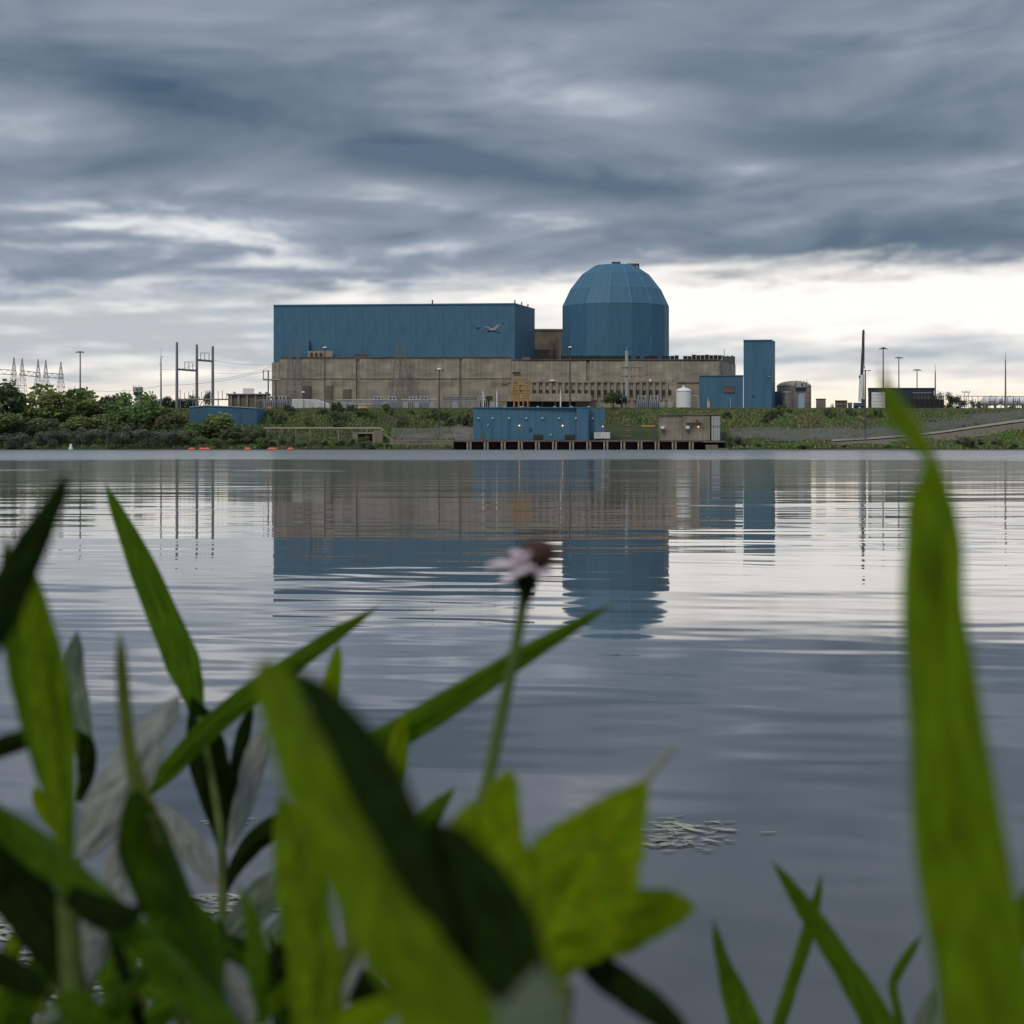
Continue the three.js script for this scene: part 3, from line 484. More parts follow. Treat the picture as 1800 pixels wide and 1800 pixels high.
// ---------------------------------------------------------------- sheds and blocks on the yard and the bank
function shed(name, label, px0, px1, pyTop, pyBase, D, depth, mat, roofMat, extra) {
  const t = thing(name, label, name.includes('container') ? 'container' : name.includes('house') || name.includes('building') ? 'building' : name.includes('shed') ? 'shed' : 'cabin');
  const y0 = Y(pyBase, D) - 0.5, y1 = Y(pyTop, D);
  part('wall', block([[px0, D], [px1, D], [px1, D + depth], [px0, D + depth]], y0, y1), mat, t);
  part('roof', block([[px0 - 0.6, D - 0.25], [px1 + 0.6, D - 0.25], [px1 + 0.6, D + depth + 0.2], [px0 - 0.6, D + depth + 0.2]], y1 + 0.01, y1 + 0.28), roofMat ?? mat, t);
  if (extra) extra(t, D, y0, y1); return t;
}
{
  const t = thing('blue_shed', 'long low blue metal shed with ribbed walls half hidden by the bushes at left', 'shed'), D = 590, y0 = Y(754, D) - 1.5;
  const xs = [333, 364, 425, 451.5], ys = [716.5, 714, 716.5, 718.5];
  const shape = new THREE.Shape(); shape.moveTo(X(332, D), y0); xs.forEach((px, i) => shape.lineTo(X(px, D), Y(ys[i], D))); shape.lineTo(X(451.5, D), y0);
  part('wall', metricUV(new THREE.ExtrudeGeometry(shape, { depth: 22, bevelEnabled: false }).translate(0, 0, -D - 22)), M.blue, t);
  for (let k = 0; k < 29; k++) { const px = 334.5 + k * 4.1; part('rib', box(0.16, Y(719.5, D) - y0, 0.12, X(px, D), y0, -D + 0.07), k === 22 ? M.navy : M.blue, t); }
  for (let i = 0; i < 3; i++) { const g = new THREE.BoxGeometry(X(xs[i + 1], D) - X(xs[i], D), 0.3, 22.6), a = Math.atan2(Y(ys[i + 1], D) - Y(ys[i], D), X(xs[i + 1], D) - X(xs[i], D)); g.rotateZ(a); g.translate((X(xs[i], D) + X(xs[i + 1], D)) / 2, (Y(ys[i], D) + Y(ys[i + 1], D)) / 2 + 0.2, -D - 10.9); part('roof_sheet', g, M.paleBlue, t); }
}
shed('navy_building', 'dark navy flat-roofed building with a white roller door behind the tall blade at right', 1526, 1642, 683, 716, 640, 26, M.navy, M.navy, (t, D, y0, y1) => {
  const d = part('roller_door', block([[1532, D - 0.2], [1556, D - 0.2], [1556, D - 0.02], [1532, D - 0.02]], y0, Y(689.5, D)), M.white, t); for (let k = 0; k < 4; k++) part('door_slat', block([[1532.4, D - 0.27], [1555.6, D - 0.27], [1555.6, D - 0.21], [1532.4, D - 0.21]], Y(712 - k * 6, D), Y(712 - k * 6, D) + 0.15), M.whiteDull, d);
  for (let k = 0; k < 5; k++) part('window', block([[1606 + k * 6, D - 0.2], [1611 + k * 6, D - 0.2], [1611 + k * 6, D - 0.02], [1606 + k * 6, D - 0.02]], Y(702, D), Y(691.5, D)), M.glass, t);
  part('canopy', block([[1604, D - 1], [1638, D - 1], [1638, D - 0.25], [1604, D - 0.25]], Y(691, D), Y(690, D)), M.paleBlue, t);
});
{ const t = thing('screen_wall', 'black panelled screen wall before the navy building', 'wall'); for (let k = 0; k < 7; k++) { const a = 1599 + k * 8.7; part('panel', block([[a, 634], [a + 8.4, 634], [a + 8.4, 634.4], [a, 634.4]], 15, Y(701.8, 634)), M.black, t); part('post', block([[a - 0.3, 633.7], [a + 0.4, 633.7], [a + 0.4, 633.98], [a - 0.3, 633.98]], 15, Y(701.2, 634)), M.steelDark, t); } }
shed('grey_cabin', 'small grey flat-roofed cabin right of the wide tan tank', 1434.5, 1451.5, 702, 717, 640, 6, M.concreteGrey, M.concreteDark, (t, D, y0) => part('door', block([[1438, D - 0.15], [1441.5, D - 0.15], [1441.5, D - 0.02], [1438, D - 0.02]], y0, Y(707, D)), M.steel, t));
shed('brown_cabin', 'low brown flat-roofed cabin left of the crane', 1468, 1489, 705, 717.5, 642, 6, M.brown, M.steelDark, (t, D, y0) => { for (const a of [1471, 1477, 1483]) part('window', block([[a, D - 0.15], [a + 3.6, D - 0.15], [a + 3.6, D - 0.02], [a, D - 0.02]], Y(712, D), Y(708.5, D)), M.steel, t); });
shed('pale_shed', 'pale tan shed standing just right of the low brown cabin', 1489.8, 1498, 709, 717.5, 641, 4, M.concretePale, M.concretePale, (t, D, y0) => part('door', block([[1492, D - 0.15], [1494.5, D - 0.15], [1494.5, D - 0.02], [1492, D - 0.02]], y0, Y(711.5, D)), M.steelDark, t));
shed('tan_container', 'tan and cream shipping container on the bank top before the long concrete wall', 629, 652, 712, 722.5, 624, 3, M.tan, M.tan, (t, D, y0, y1) => { part('end_panel', block([[645, D - 0.12], [652, D - 0.12], [652, D - 0.02], [645, D - 0.02]], y0 + 0.6, y1 - 0.1), M.concretePale, t); for (let k = 0; k < 5; k++) part('rib', block([[630.5 + k * 2.8, D - 0.1], [631.3 + k * 2.8, D - 0.1], [631.3 + k * 2.8, D - 0.02], [630.5 + k * 2.8, D - 0.02]], y0 + 0.6, y1 - 0.1), M.tan, t); });
{ const t = thing('white_tarp_shelter', 'long white low shelter at the foot of the concrete wall, left end', 'shelter'), D = 636, a = [[515, 703], [558, 703.5], [578, 711], [578, 718], [515, 718]], s = new THREE.Shape(a.map(([px, py]) => new THREE.Vector2(X(px, D), Y(py, D)))); part('cover', metricUV(new THREE.ExtrudeGeometry(s, { depth: 4, bevelEnabled: true, bevelSize: 0.3, bevelThickness: 0.3 }).translate(0, 0, -D - 4)), M.white, t); for (const px of [522, 536, 550, 566]) part('seam', block([[px, D - 0.45], [px + 0.6, D - 0.45], [px + 0.6, D - 0.32], [px, D - 0.32]], 15, Y(705 + Math.max(0, px - 556) * 0.4, D)), M.whiteDull, t); }

// ---------------------------------------------------------------- switchgear at the foot of the concrete wall
{
  const proto = thing('transformer', 'grey power transformer with cooling fins, farthest left before the concrete wall', 'transformer', [X(476, 636), TOP + 0.05, -636], 'transformers along the concrete wall');
  part('tank', box(4.2, 3.4, 3), M.steel, proto); for (let k = 0; k < 6; k++) part('cooling_fin', box(0.22, 2.5, 1.0, -1.8 + k * 0.72, 0.4, 2.02), M.galv, proto);
  part('conservator', cyl(0.5, 0.5, 3.2).rotateZ(Math.PI / 2).translate(1.6, 4.3, -0.6), M.steel, proto); for (const k of [-1.3, 0, 1.3]) { const b = part('bushing', cyl(0.22, 0.14, 1.8, k, 3.4, 0.4, 8), M.whiteDull, proto); part('cap', cyl(0.18, 0.1, 0.3, k, 5.2, 0.4, 8), M.steelDark, b); } part('support', cyl(0.12, 0.12, 0.55, 2.0, 3.4, -0.6, 6), M.steel, proto);
  const list = [[497, 'second from the left before the concrete wall', 637], [664, 'standing just right of the tan container', 641], [690, 'below the right lattice tower pair', 640], [726, 'between the lattice tower pair and the middle light pole', 641], [746, 'just left of the middle light pole', 640], [852, 'behind the left end of the pump house roof', 639], [1128, 'right of the pale transmission pole', 634], [1150, 'left of the white tank, nearest the office wing', 633]];
  for (const [px, where, D] of list) copyOf(proto, 'grey power transformer with cooling fins, ' + where, [X(px, D), TOP + 0.05, -D]);
}
{
  const rack = (label, px0, px1, D, pys, posts, mat) => { const t = thing('pipe_rack', label, 'pipe rack'); for (const [k, py] of pys.entries()) part('pipe', bar(at(px0, py, D + (k % 2) * 0.6), at(px1, py, D + (k % 2) * 0.6), 0.24, 6), k % 2 ? M.galv : mat, t); for (const px of posts) part('post', box(0.28, Y(pys[0], D) - 15, 0.28, X(px, D), 15, -D - 0.3), M.steel, t); return t; };
  rack('grey pipe rack with three pipes right of the middle light pole', 778, 838, 638, [698, 701.5, 705.5], [780, 792, 806, 820, 836], M.steel);
  rack('pale pipe rack along the concrete wall behind the tan container', 590, 700, 639, [703, 707, 709.5], [592, 612, 634, 656, 678, 698], M.whiteDull);
  rack('low pipe rack at the left foot of the concrete wall', 452, 512, 638, [699, 703.5], [453, 466, 488, 510], M.steelDark);
  rack('pale pipe rack left of the middle light pole', 705, 768, 640, [702.5, 707.5], [706, 722, 740, 756], M.whiteDull);
}
{
  const t = thing('cabinet', 'white equipment cabinet right of the tarp shelter', 'cabinet', [X(590, 637), TOP, -637], 'equipment cabinets along the concrete wall');
  part('body', box(1.8, 2.6, 1.4), M.whiteDull, t); part('door', box(1.4, 2.1, 0.06, 0, 0.25, 0.74), M.galv, t); part('plinth', box(2.0, 0.3, 1.6, 0, -0.31, 0), M.concreteGrey, t);
  for (const [px, w] of [[604, 'left of the tan container'], [617, 'close left of the tan container'], [678, 'left of the lattice tower pair'], [713, 'right of the lattice tower pair'], [733, 'behind the grassy bank midway along the wall'], [759, 'left beside the middle light pole'], [800, 'under the three-pipe rack'], [866, 'behind the left part of the pump house roof'], [1163, 'below the right end of the office wing'], [1178, 'left beside the white tank']]) copyOf(t, 'white equipment cabinet ' + w, [X(px, 635 + (px % 4)), TOP, -(635 + (px % 4))]);
}
{
  const t = thing('post_insulator', 'slim white insulator post, leftmost of those behind the pump house roof', 'insulator post', [X(849.5, 634), TOP, -634], 'white posts before the office wing');
  part('post', cyl(0.28, 0.22, Y(687.5, 634) - TOP, 0, 0, 0, 8), M.white, t); part('cap', cyl(0.34, 0.3, 0.5, 0, Y(687.5, 634) - TOP, 0, 8), M.whiteDull, t);
  copyOf(t, 'slim white insulator post just left of the yellow rake', [X(873.5, 634), TOP, -634]); copyOf(t, 'slim white insulator post left of the light pole at the office wing', [X(985.5, 634), TOP + 0.1, -634.4]);
  const c = thing('green_cabinet', 'dark green switch cabinet between the white insulator posts', 'cabinet'); part('body', block([[855, 636], [866, 636], [866, 638], [855, 638]], Y(703, 636), Y(696, 636)), std(0.03, 0.05, 0.045, 0.6), c); for (const px of [856.5, 864.5]) part('leg', box(0.3, Y(703, 636) - 15, 0.3, X(px, 637), 15, -637), M.steel, c);
}
{
  const t = thing('switch_house', 'dark grey concrete switch house with a white cooler on its roof behind the blue shed', 'building'), D = 646;
  part('wall', block([[401, D], [474, D], [474, D + 8], [401, D + 8]], 14, Y(694, D)), M.concreteDark, t); part('roof', block([[399, D - 1], [476, D - 1], [476, D + 8.4], [399, D + 8.4]], Y(694, D) + 0.02, Y(692, D)), M.steel, t);
  for (const px of [404, 417, 432, 447, 461]) part('pier', block([[px, D - 0.7], [px + 4, D - 0.7], [px + 4, D - 0.02], [px, D - 0.02]], 14, Y(694.2, D)), M.concreteGrey, t);
  part('cooler', block([[427, D + 1], [447, D + 1], [447, D + 5], [427, D + 5]], Y(691.8, D), Y(682.5, D)), M.white, t); for (const px of [410, 455, 466]) part('rooftop_vent', box(0.9, 0.8, 0.9, X(px, D), Y(691.9, D), -D - 3), M.galv, t);
  const f = thing('insulator_row', 'thin insulator posts on a low rail between the H-frame and the switch house', 'steel frame'); part('rail', bar(at(314, 702, 650), at(402, 702, 650), 0.3, 6), M.steel, f); for (let k = 0; k < 12; k++) { const px = 317 + k * 7.4; part('insulator', bar(at(px, 685 + (k * 5) % 7, 650), at(px, 702, 650), 0.11, 5), M.steelDark, f); if (k % 3 === 0) part('post', bar(at(px, 702, 650), V3(X(px, 650), 14, -650), 0.2, 5), M.steel, f); }
}
// ---------------------------------------------------------------- poles, masts, pylons
function lightPole(label, px, pyTop, D, base, arms = 2, r = 0.28, white = true) {
  const y0 = base[1] - 0.3, h = Y(pyTop, D) - y0, t = thing('light_pole', label, 'light pole', [X(px, D), y0, -D], 'tall light poles of the plant');
  part('pole', cyl(r, r * 0.62, h, 0, 0, 0, 10), M.steelDark, t); part('base', cyl(r * 1.9, r * 1.7, 0.9, 0, 0, 0, 10), M.concreteGrey, t);
  if (white) part('lamp_hood', new THREE.SphereGeometry(0.62, 12, 6, 0, 6.3, 0, 1.6).scale(1.2, 0.75, 1.2).translate(0, h, 0), M.white, t);
  if (arms) { part('arm', bar(V3(-1.35, h - 0.35, 0), V3(1.35, h - 0.35, 0), 0.09), M.steelDark, t); for (const s of [-1, 1]) for (let k = 0; k < arms / 2; k++) { const l = part('lamp_head', box(0.75, 0.28, 0.5, s * (1.3 - k * 0.75), h - 0.42 + k * 0.22, 0.3), M.steelDark, t); } }
}
const gnd = (px, D) => [X(px, D), ground(X(px, D), -D), -D];
lightPole('tall light pole with cross arm above the trees at left', 141, 618, 640, gnd(141, 640), 4, 0.32, false);
lightPole('tall dark light pole before the left part of the concrete wall', 571, 611.5, 629, gnd(571, 629), 2);
{ const b = onBank(772, 768); lightPole('tall dark light pole on the grassy bank left of the pump house', 772, 649.5, -b[2], b, 2, 0.3); }
lightPole('tall dark light pole behind the middle of the pump house', 1002, 611, 625, gnd(1002, 625), 2, 0.32);
{ const b = onBank(1521, 774); lightPole('dark light pole standing low on the bank at the foot of the gravel road', 1521, 650, -b[2], b, 2, 0.34, false); }
lightPole('tallest light pole at right with a cluster of floodlights, behind the blade tip', 1552.5, 612, 650, gnd(1552.5, 650), 6, 0.3, false);
lightPole('light pole with cross arm behind the navy building, right of the tallest', 1580, 628, 672, gnd(1580, 672), 4, 0.28, false);
lightPole('shorter light pole above the right part of the navy building', 1612, 649.5, 676, gnd(1612, 676), 4, 0.26, false);
lightPole('short light post with a white head before the tarp shelter', 533, 690, 632, gnd(533, 632), 0, 0.16);
for (const [px, py, D, label] of [[1644, 640, 650, 'slim lightning mast right of the navy building'], [1767.5, 617, 640, 'tall slim lightning mast near the right edge above the switchyard'], [283, 612, 660, 'thin grey pole with two stubs left of the steel H-frames']]) {
  const b = gnd(px, D), h = Y(py, D) - b[1], t = thing('mast', label, 'mast', b);
  part('pole', cyl(0.4, 0.2, h * 0.84, 0, 0, 0, 8), M.steel, t); part('tip', cyl(0.12, 0.04, h * 0.16, 0, h * 0.84, 0, 6), M.steel, t); if (px < 300) for (const k of [0.86, 0.74, 0.58]) part('stub', bar(V3(0, h * k, 0), V3(k > 0.8 ? 0.9 : -0.6, h * k, 0), 0.12), M.steelDark, t);
}
{
  const tall = (px, py, D) => { const b = gnd(px, D); return cyl(0.62, 0.46, Y(py, D) - b[1], b[0], b[1], b[2], 8); };
  const t = thing('steel_h_frame', 'three tall steel posts joined by stepped cross beams, left of the concrete wall', 'steel frame');
  for (const [px, py, D] of [[311, 601.5, 655], [346, 605.5, 660], [374, 608.5, 664]]) part('post', tall(px, py, D), M.steel, t);
  part('cross_beam', bar(at(311, 649, 655), at(346, 651.5, 660), 0.42), M.steel, t); part('cross_beam', bar(at(346, 632.5, 660), at(374, 635, 664), 0.42), M.steel, t);
  for (const [px, a, b] of [[325, 636, 650], [332, 637, 650], [339, 638, 651], [353, 620, 633.5], [360, 621, 634], [367.5, 622, 634.5]]) part('insulator', bar(at(px, a, 658), at(px, b, 658), 0.13), M.steelDark, t);
  part('rod', bar(at(353, 620, 658), at(368, 620.5, 658), 0.08), M.steelDark, t); part('rod', bar(at(324, 636, 658), at(341, 636.5, 658), 0.08), M.steelDark, t);
  const s = thing('bus_support', 'grey T-shaped bus support frame at the left end of the concrete wall', 'steel frame');
  for (const [px, py, q] of [[471.5, 651, 16], [485, 668, 16]]) part('post', bar(at(px, py, 640), V3(X(px, 640), 15, -640), 0.26, 6), M.steelDark, s);
  part('cross_beam', bar(at(462, 667, 640), at(493, 668.5, 640), 0.36, 6), M.steel, s); for (const px of [463, 471.5]) part('insulator', bar(at(px, 651, 640), at(px, 667, 640), 0.16), M.steelDark, s);
  part('top_rod', bar(at(461, 652, 640), at(480, 652, 640), 0.07), M.steelDark, s);
}
{
  const p = thing('transmission_pole', 'pale steel transmission pole with two cross arms before the office wing', 'utility pole'), D = 628;
  part('pole', bar(V3(X(1101.5, D), 15, -D), at(1101.5, 617, D), 0.62, 10), M.galv, p); part('tip', bar(at(1101.5, 617, D), at(1101.5, 609, D), 0.1), M.galv, p);
  for (const [a, b, y] of [[1090, 1133, 645.5], [1090, 1133, 660.5]]) { const c = part('cross_arm', bar(at(a, y, D - 0.8), at(b, y, D - 0.8), 0.17), M.steel, p); for (const px of [1096, 1110, 1125]) part('insulator', bar(at(px, y, D - 0.8), at(px, y + 4, D - 0.8), 0.12), M.steelDark, c); }
  part('stay_post', bar(V3(X(1094, D), 15, -D), at(1094, 678, D), 0.3, 8), M.galv, p);
}
function pylon(label, px, pyTop, D, pyBase, w, mat, group) {
  const t = thing('lattice_tower', label, 'lattice tower', [X(px, D), Math.max(15, Y(pyBase, D)), -D], group), y0 = 0, y1 = Y(pyTop, D) - Math.max(15, Y(pyBase, D)), a = w / 2 / F * D, r = 0.085, at2 = (sx, sz, f) => V3(sx * a * (1 - f * 0.97), y0 + (y1 - y0) * f, sz * a * (1 - f * 0.97));
  for (const [sx, sz] of [[-1, 1], [1, 1], [1, -1], [-1, -1]]) part('leg', bar(at2(sx, sz, 0), at2(sx, sz, 1), r, 4), mat, t);
  const br = [], N = 9; for (let k = 0; k < N; k++) { const f = 1 - Math.pow(1 - k / N, 1.0), g = (k + 1) / N; for (const z of [1, -1]) { br.push(bar(at2(-1, z, f), at2(1, z, g), r * 0.6, 4), bar(at2(1, z, f), at2(-1, z, g), r * 0.6, 4), bar(at2(-1, z, g), at2(1, z, g), r * 0.6, 4)); } }
  part('bracing', br, mat, t); return t;
}
const lat = 'lattice towers of the switchyard at left';
for (const [px, py, w, D, label] of [[24.5, 628, 20, 720, 'leftmost of the row of pointed lattice towers at the left edge'], [39, 629.5, 20, 735, 'second pointed lattice tower from the left edge'], [67, 631.5, 19, 735, 'third pointed lattice tower from the left edge'], [80.5, 633, 19, 745, 'fourth pointed lattice tower from the left edge'], [107, 636, 19, 750, 'rightmost of the row of pointed lattice towers at left']]) pylon(label, px, py, D, 716, w, M.steel, lat);
for (const [px, py, D, label] of [[511, 603, 646, 'faint lattice tower before the left end of the blue hall, left of its pair'], [524, 603, 646, 'faint lattice tower before the left end of the blue hall, right of its pair'], [698.5, 601, 645, 'dark lattice tower before the middle of the concrete wall, left of its pair'], [709, 601, 645.5, 'dark lattice tower before the middle of the concrete wall, right of its pair']]) pylon(label, px, py, D, 712, px > 600 ? 26 : 20, M.lattice, 'lattice towers before the concrete wall');
function latticeBeam(label, p, q, h) {
  const t = thing('lattice_beam', label, 'lattice beam', [0, 0, 0], 'lattice beams between the towers at left'), N = 7, up = V3(0, h, 0), k = (f) => p.clone().lerp(q, f);
  part('chord', bar(p, q, 0.15, 4), M.steelDark, t); part('chord', bar(p.clone().add(up), q.clone().add(up), 0.15, 4), M.steelDark, t);
  const br = []; for (let i = 0; i < N; i++) br.push(i % 2 ? bar(k(i / N).add(up), k((i + 1) / N), 0.09, 4) : bar(k(i / N), k((i + 1) / N).add(up), 0.09, 4)); part('bracing', br, M.steelDark, t);
}
latticeBeam('truss beam running off the left edge to the leftmost lattice tower', at(-20, 656, 715), at(28, 659, 720), 1.9); latticeBeam('truss beam between the second and third lattice towers', at(35, 659, 735), at(71, 663, 735), 1.9); latticeBeam('truss beam between the fourth and rightmost lattice towers', at(77, 663, 745), at(112, 665.5, 750), 1.9);
{
  const R = rng(4), span = (label, p, q, sag, r) => { const m = p.clone().lerp(q, 0.5); m.y -= sag; const t = thing('power_line', label, 'power line', [0, 0, 0], 'thin overhead power lines'); part('wire', new THREE.TubeGeometry(new THREE.QuadraticBezierCurve3(p, m, q), 24, r, 4), M.wire, t); };
  span('power line from the tall H-frame posts down to the concrete wall', at(374, 633, 664), at(481, 641, 655), 1.5, 0.05); span('power line rising from the yard to the left end of the hall', at(376, 667, 664), at(481, 643, 655), 1.5, 0.05); span('lower power line from the lattice towers to the H-frame', at(80, 672, 740), at(283, 678, 660), 6, 0.05); span('power line from the thin pole to the H-frame', at(283, 649, 660), at(346, 640, 660), 2, 0.045); span('lower power line from the thin pole over the trees to the bus support', at(283, 677, 660), at(471, 651, 640), 3, 0.05); span('upper power line between the rightmost lattice tower and the light pole', at(107, 664, 750), at(160, 669, 700), 2, 0.04); span('power line from the bus support to the left corner of the hall', at(463, 651, 640), at(500, 640, 655), 0.5, 0.05); span('upper power line above the trees from the H-frame to the hall', at(374, 655, 664), at(482, 652, 650), 1.5, 0.04);
}
// ---------------------------------------------------------------- crane
{
  const t = thing('mobile_crane', 'blue mobile crane with a tall telescopic boom, dark above and white below', 'crane'), D = 640, b = (a, c, d, e, r, m, n) => part(n, bar(at(a, c, D), at(d, e, D), r, 6), m, t);
  part('carrier', block([[1500, D - 1], [1520, D - 1], [1520, D + 2], [1500, D + 2]], TOP + 0.8, Y(708, D)), M.truckBlue, t); const cab = part('cab', block([[1514, D - 1], [1521, D - 1], [1521, D + 1.6], [1514, D + 1.6]], Y(708, D) + 0.02, Y(701, D)), M.truckBlue, t); part('windscreen', block([[1515, D - 1.15], [1520, D - 1.15], [1520, D - 1.02], [1515, D - 1.02]], Y(706, D), Y(702.5, D)), M.glass, cab);
  for (const px of [1502, 1506, 1514, 1518]) part('wheel', new THREE.CylinderGeometry(0.62, 0.62, 0.5, 14).rotateX(Math.PI / 2).translate(X(px, D), TOP + 0.62, -D + 1.1), M.black, t);
  b(1513, 706, 1514.8, 659, 0.95, M.white, 'boom'); b(1514.8, 660, 1516.6, 620, 0.6, M.steelDark, 'boom_section'); b(1516.6, 621, 1517.8, 581, 0.5, M.steelDark, 'boom_section');
  const head = part('boom_head', block([[1516.8, D - 0.5], [1519.2, D - 0.5], [1519.2, D + 0.5], [1516.8, D + 0.5]], Y(583, D), Y(579.5, D)), M.steelDark, t); b(1519.4, 582, 1519.2, 645, 0.09, M.wire, 'hoist_rope'); part('hook_block', block([[1518.5, D - 0.3], [1520.2, D - 0.3], [1520.2, D + 0.3], [1518.5, D + 0.3]], Y(648, D), Y(644, D)), M.steelDark, t);
  part('counterweight', block([[1509.5, D - 0.6], [1512.5, D - 0.6], [1512.5, D + 0.8], [1509.5, D + 0.8]], Y(664, D), Y(660.5, D)), M.steelDark, t); part('jib', [bar(at(1518, 658, D), at(1518.4, 700, D), 0.2, 5), bar(at(1511, 664, D), at(1511.4, 704, D), 0.16, 5)], M.whiteDull, t);
}
// ---------------------------------------------------------------- right hand switchyard
{
  const proto = thing('cylinder_tank', 'white horizontal tank in the switchyard at right, leftmost of the row', 'tank', [X(1742, 655), TOP, -655], 'white horizontal tanks at right');
  part('shell', new THREE.CapsuleGeometry(1.7, 4.6, 6, 16).rotateZ(Math.PI / 2).translate(0, 3.4, 0), M.white, proto); for (const s of [-1.6, 1.6]) part('saddle', box(0.5, 2.2, 2.2, s, 0, 0), M.concreteGrey, proto); part('manhole', cyl(0.4, 0.4, 0.5, 0, 5.0, 0, 10), M.whiteDull, proto);
  copyOf(proto, 'white horizontal tank in the switchyard at right, second of the row', [X(1775, 656), TOP, -656]); copyOf(proto, 'white horizontal tank in the switchyard at right, cut by the right edge', [X(1806, 657), TOP, -657]);
  const g = thing('steel_gantry', 'long thin steel frame of posts and a top rail over the switchyard at right', 'steel frame'); part('rail', bar(at(1686, 696.5, 650), at(1820, 697, 650), 0.12), M.steelDark, g); for (let px = 1688; px < 1818; px += 10.4) part('post', bar(at(px, 697, 650), V3(X(px, 650), 15, -650), 0.13), M.steel, g);
  const f = thing('yard_floodlight', 'pair of small floodlights on thin masts behind the switchyard at right', 'floodlight'); for (const px of [1695, 1702]) { part('mast', bar(at(px, 690, 650), V3(X(px, 650), 15, -650), 0.12), M.steelDark, f); for (const s of [-1, 1]) part('lamp_head', box(0.5, 0.4, 0.4, X(px, 650) + s * 0.5, Y(690, 650), -650), M.steelDark, f); }
  const sw = thing('disconnector', 'dark switch on a stand in the switchyard at right, leftmost', 'switchgear', [X(1744, 640), TOP, -640], 'switches in the right hand switchyard'); part('stand', [box(0.2, 2.6, 0.2, -0.8), box(0.2, 2.6, 0.2, 0.8)], M.steelDark, sw); part('beam', box(2.4, 0.3, 0.3, 0, 2.6), M.steelDark, sw); for (const k of [-0.9, 0, 0.9]) part('insulator', cyl(0.14, 0.1, 1.1, k, 2.9, 0, 8), M.steelDark, sw);
  copyOf(sw, 'dark switch on a stand in the switchyard at right, beside the tall mast', [X(1762, 641), TOP, -641]); copyOf(sw, 'dark switch on a stand in the switchyard at right, by the right edge', [X(1785, 640), TOP, -640]); copyOf(sw, 'dark switch on a stand right of the black screen wall', [X(1715, 642), TOP, -642]);
}
// ---------------------------------------------------------------- fences, culvert, buoys
function fence(label, pts, h, step = 6) {
  const t = thing('chain_link_fence', label, 'fence'), P = []; for (let i = 0; i < pts.length - 1; i++) { const n = Math.max(1, Math.round(Math.hypot(pts[i + 1][0] - pts[i][0], pts[i + 1][2] - pts[i][2]) / step)); for (let k = 0; k < n; k++) P.push(V3(...pts[i]).lerp(V3(...pts[i + 1]), k / n)); } P.push(V3(...pts[pts.length - 1]));
  for (const p of P) p.y = ground(p.x, p.z);
  for (const p of P) part('post', box(0.12, h + 0.3, 0.12, p.x, p.y - 0.2, p.z), M.steel, t);
  const v = []; for (let i = 0; i < P.length - 1; i++) { const a = P[i], b = P[i + 1]; v.push(a.x, a.y, a.z, b.x, b.y, b.z, b.x, b.y + h, b.z, a.x, a.y, a.z, b.x, b.y + h, b.z, a.x, a.y + h, a.z); } const g = new THREE.BufferGeometry(); g.setAttribute('position', new THREE.Float32BufferAttribute(v, 3)); g.computeVertexNormals(); part('wire_mesh', g, M.mesh, t);
  part('top_rail', P.slice(1).map((b, i) => bar(P[i].clone().add(V3(0, h, 0)), b.clone().add(V3(0, h, 0)), 0.05, 4)), M.steel, t);
}
fence('chain-link fence along the bank top before the concrete wall', [gnd(508, 628), gnd(700, 628), gnd(838, 629)], 3.2);
fence('chain-link fence along the foot of the bank right of the grey concrete block', [onBank(1283, 776), onBank(1400, 777), onBank(1500, 775.5)], 4.2);
fence('chain-link fence climbing the bank beside the gravel road at right', [onBank(1500, 775), onBank(1600, 766), onBank(1700, 752), onBank(1820, 735)], 3.6);
fence('chain-link fence between the culvert and the pump house', [onBank(688, 774), onBank(760, 774), onBank(826, 775)], 4.0, 5);
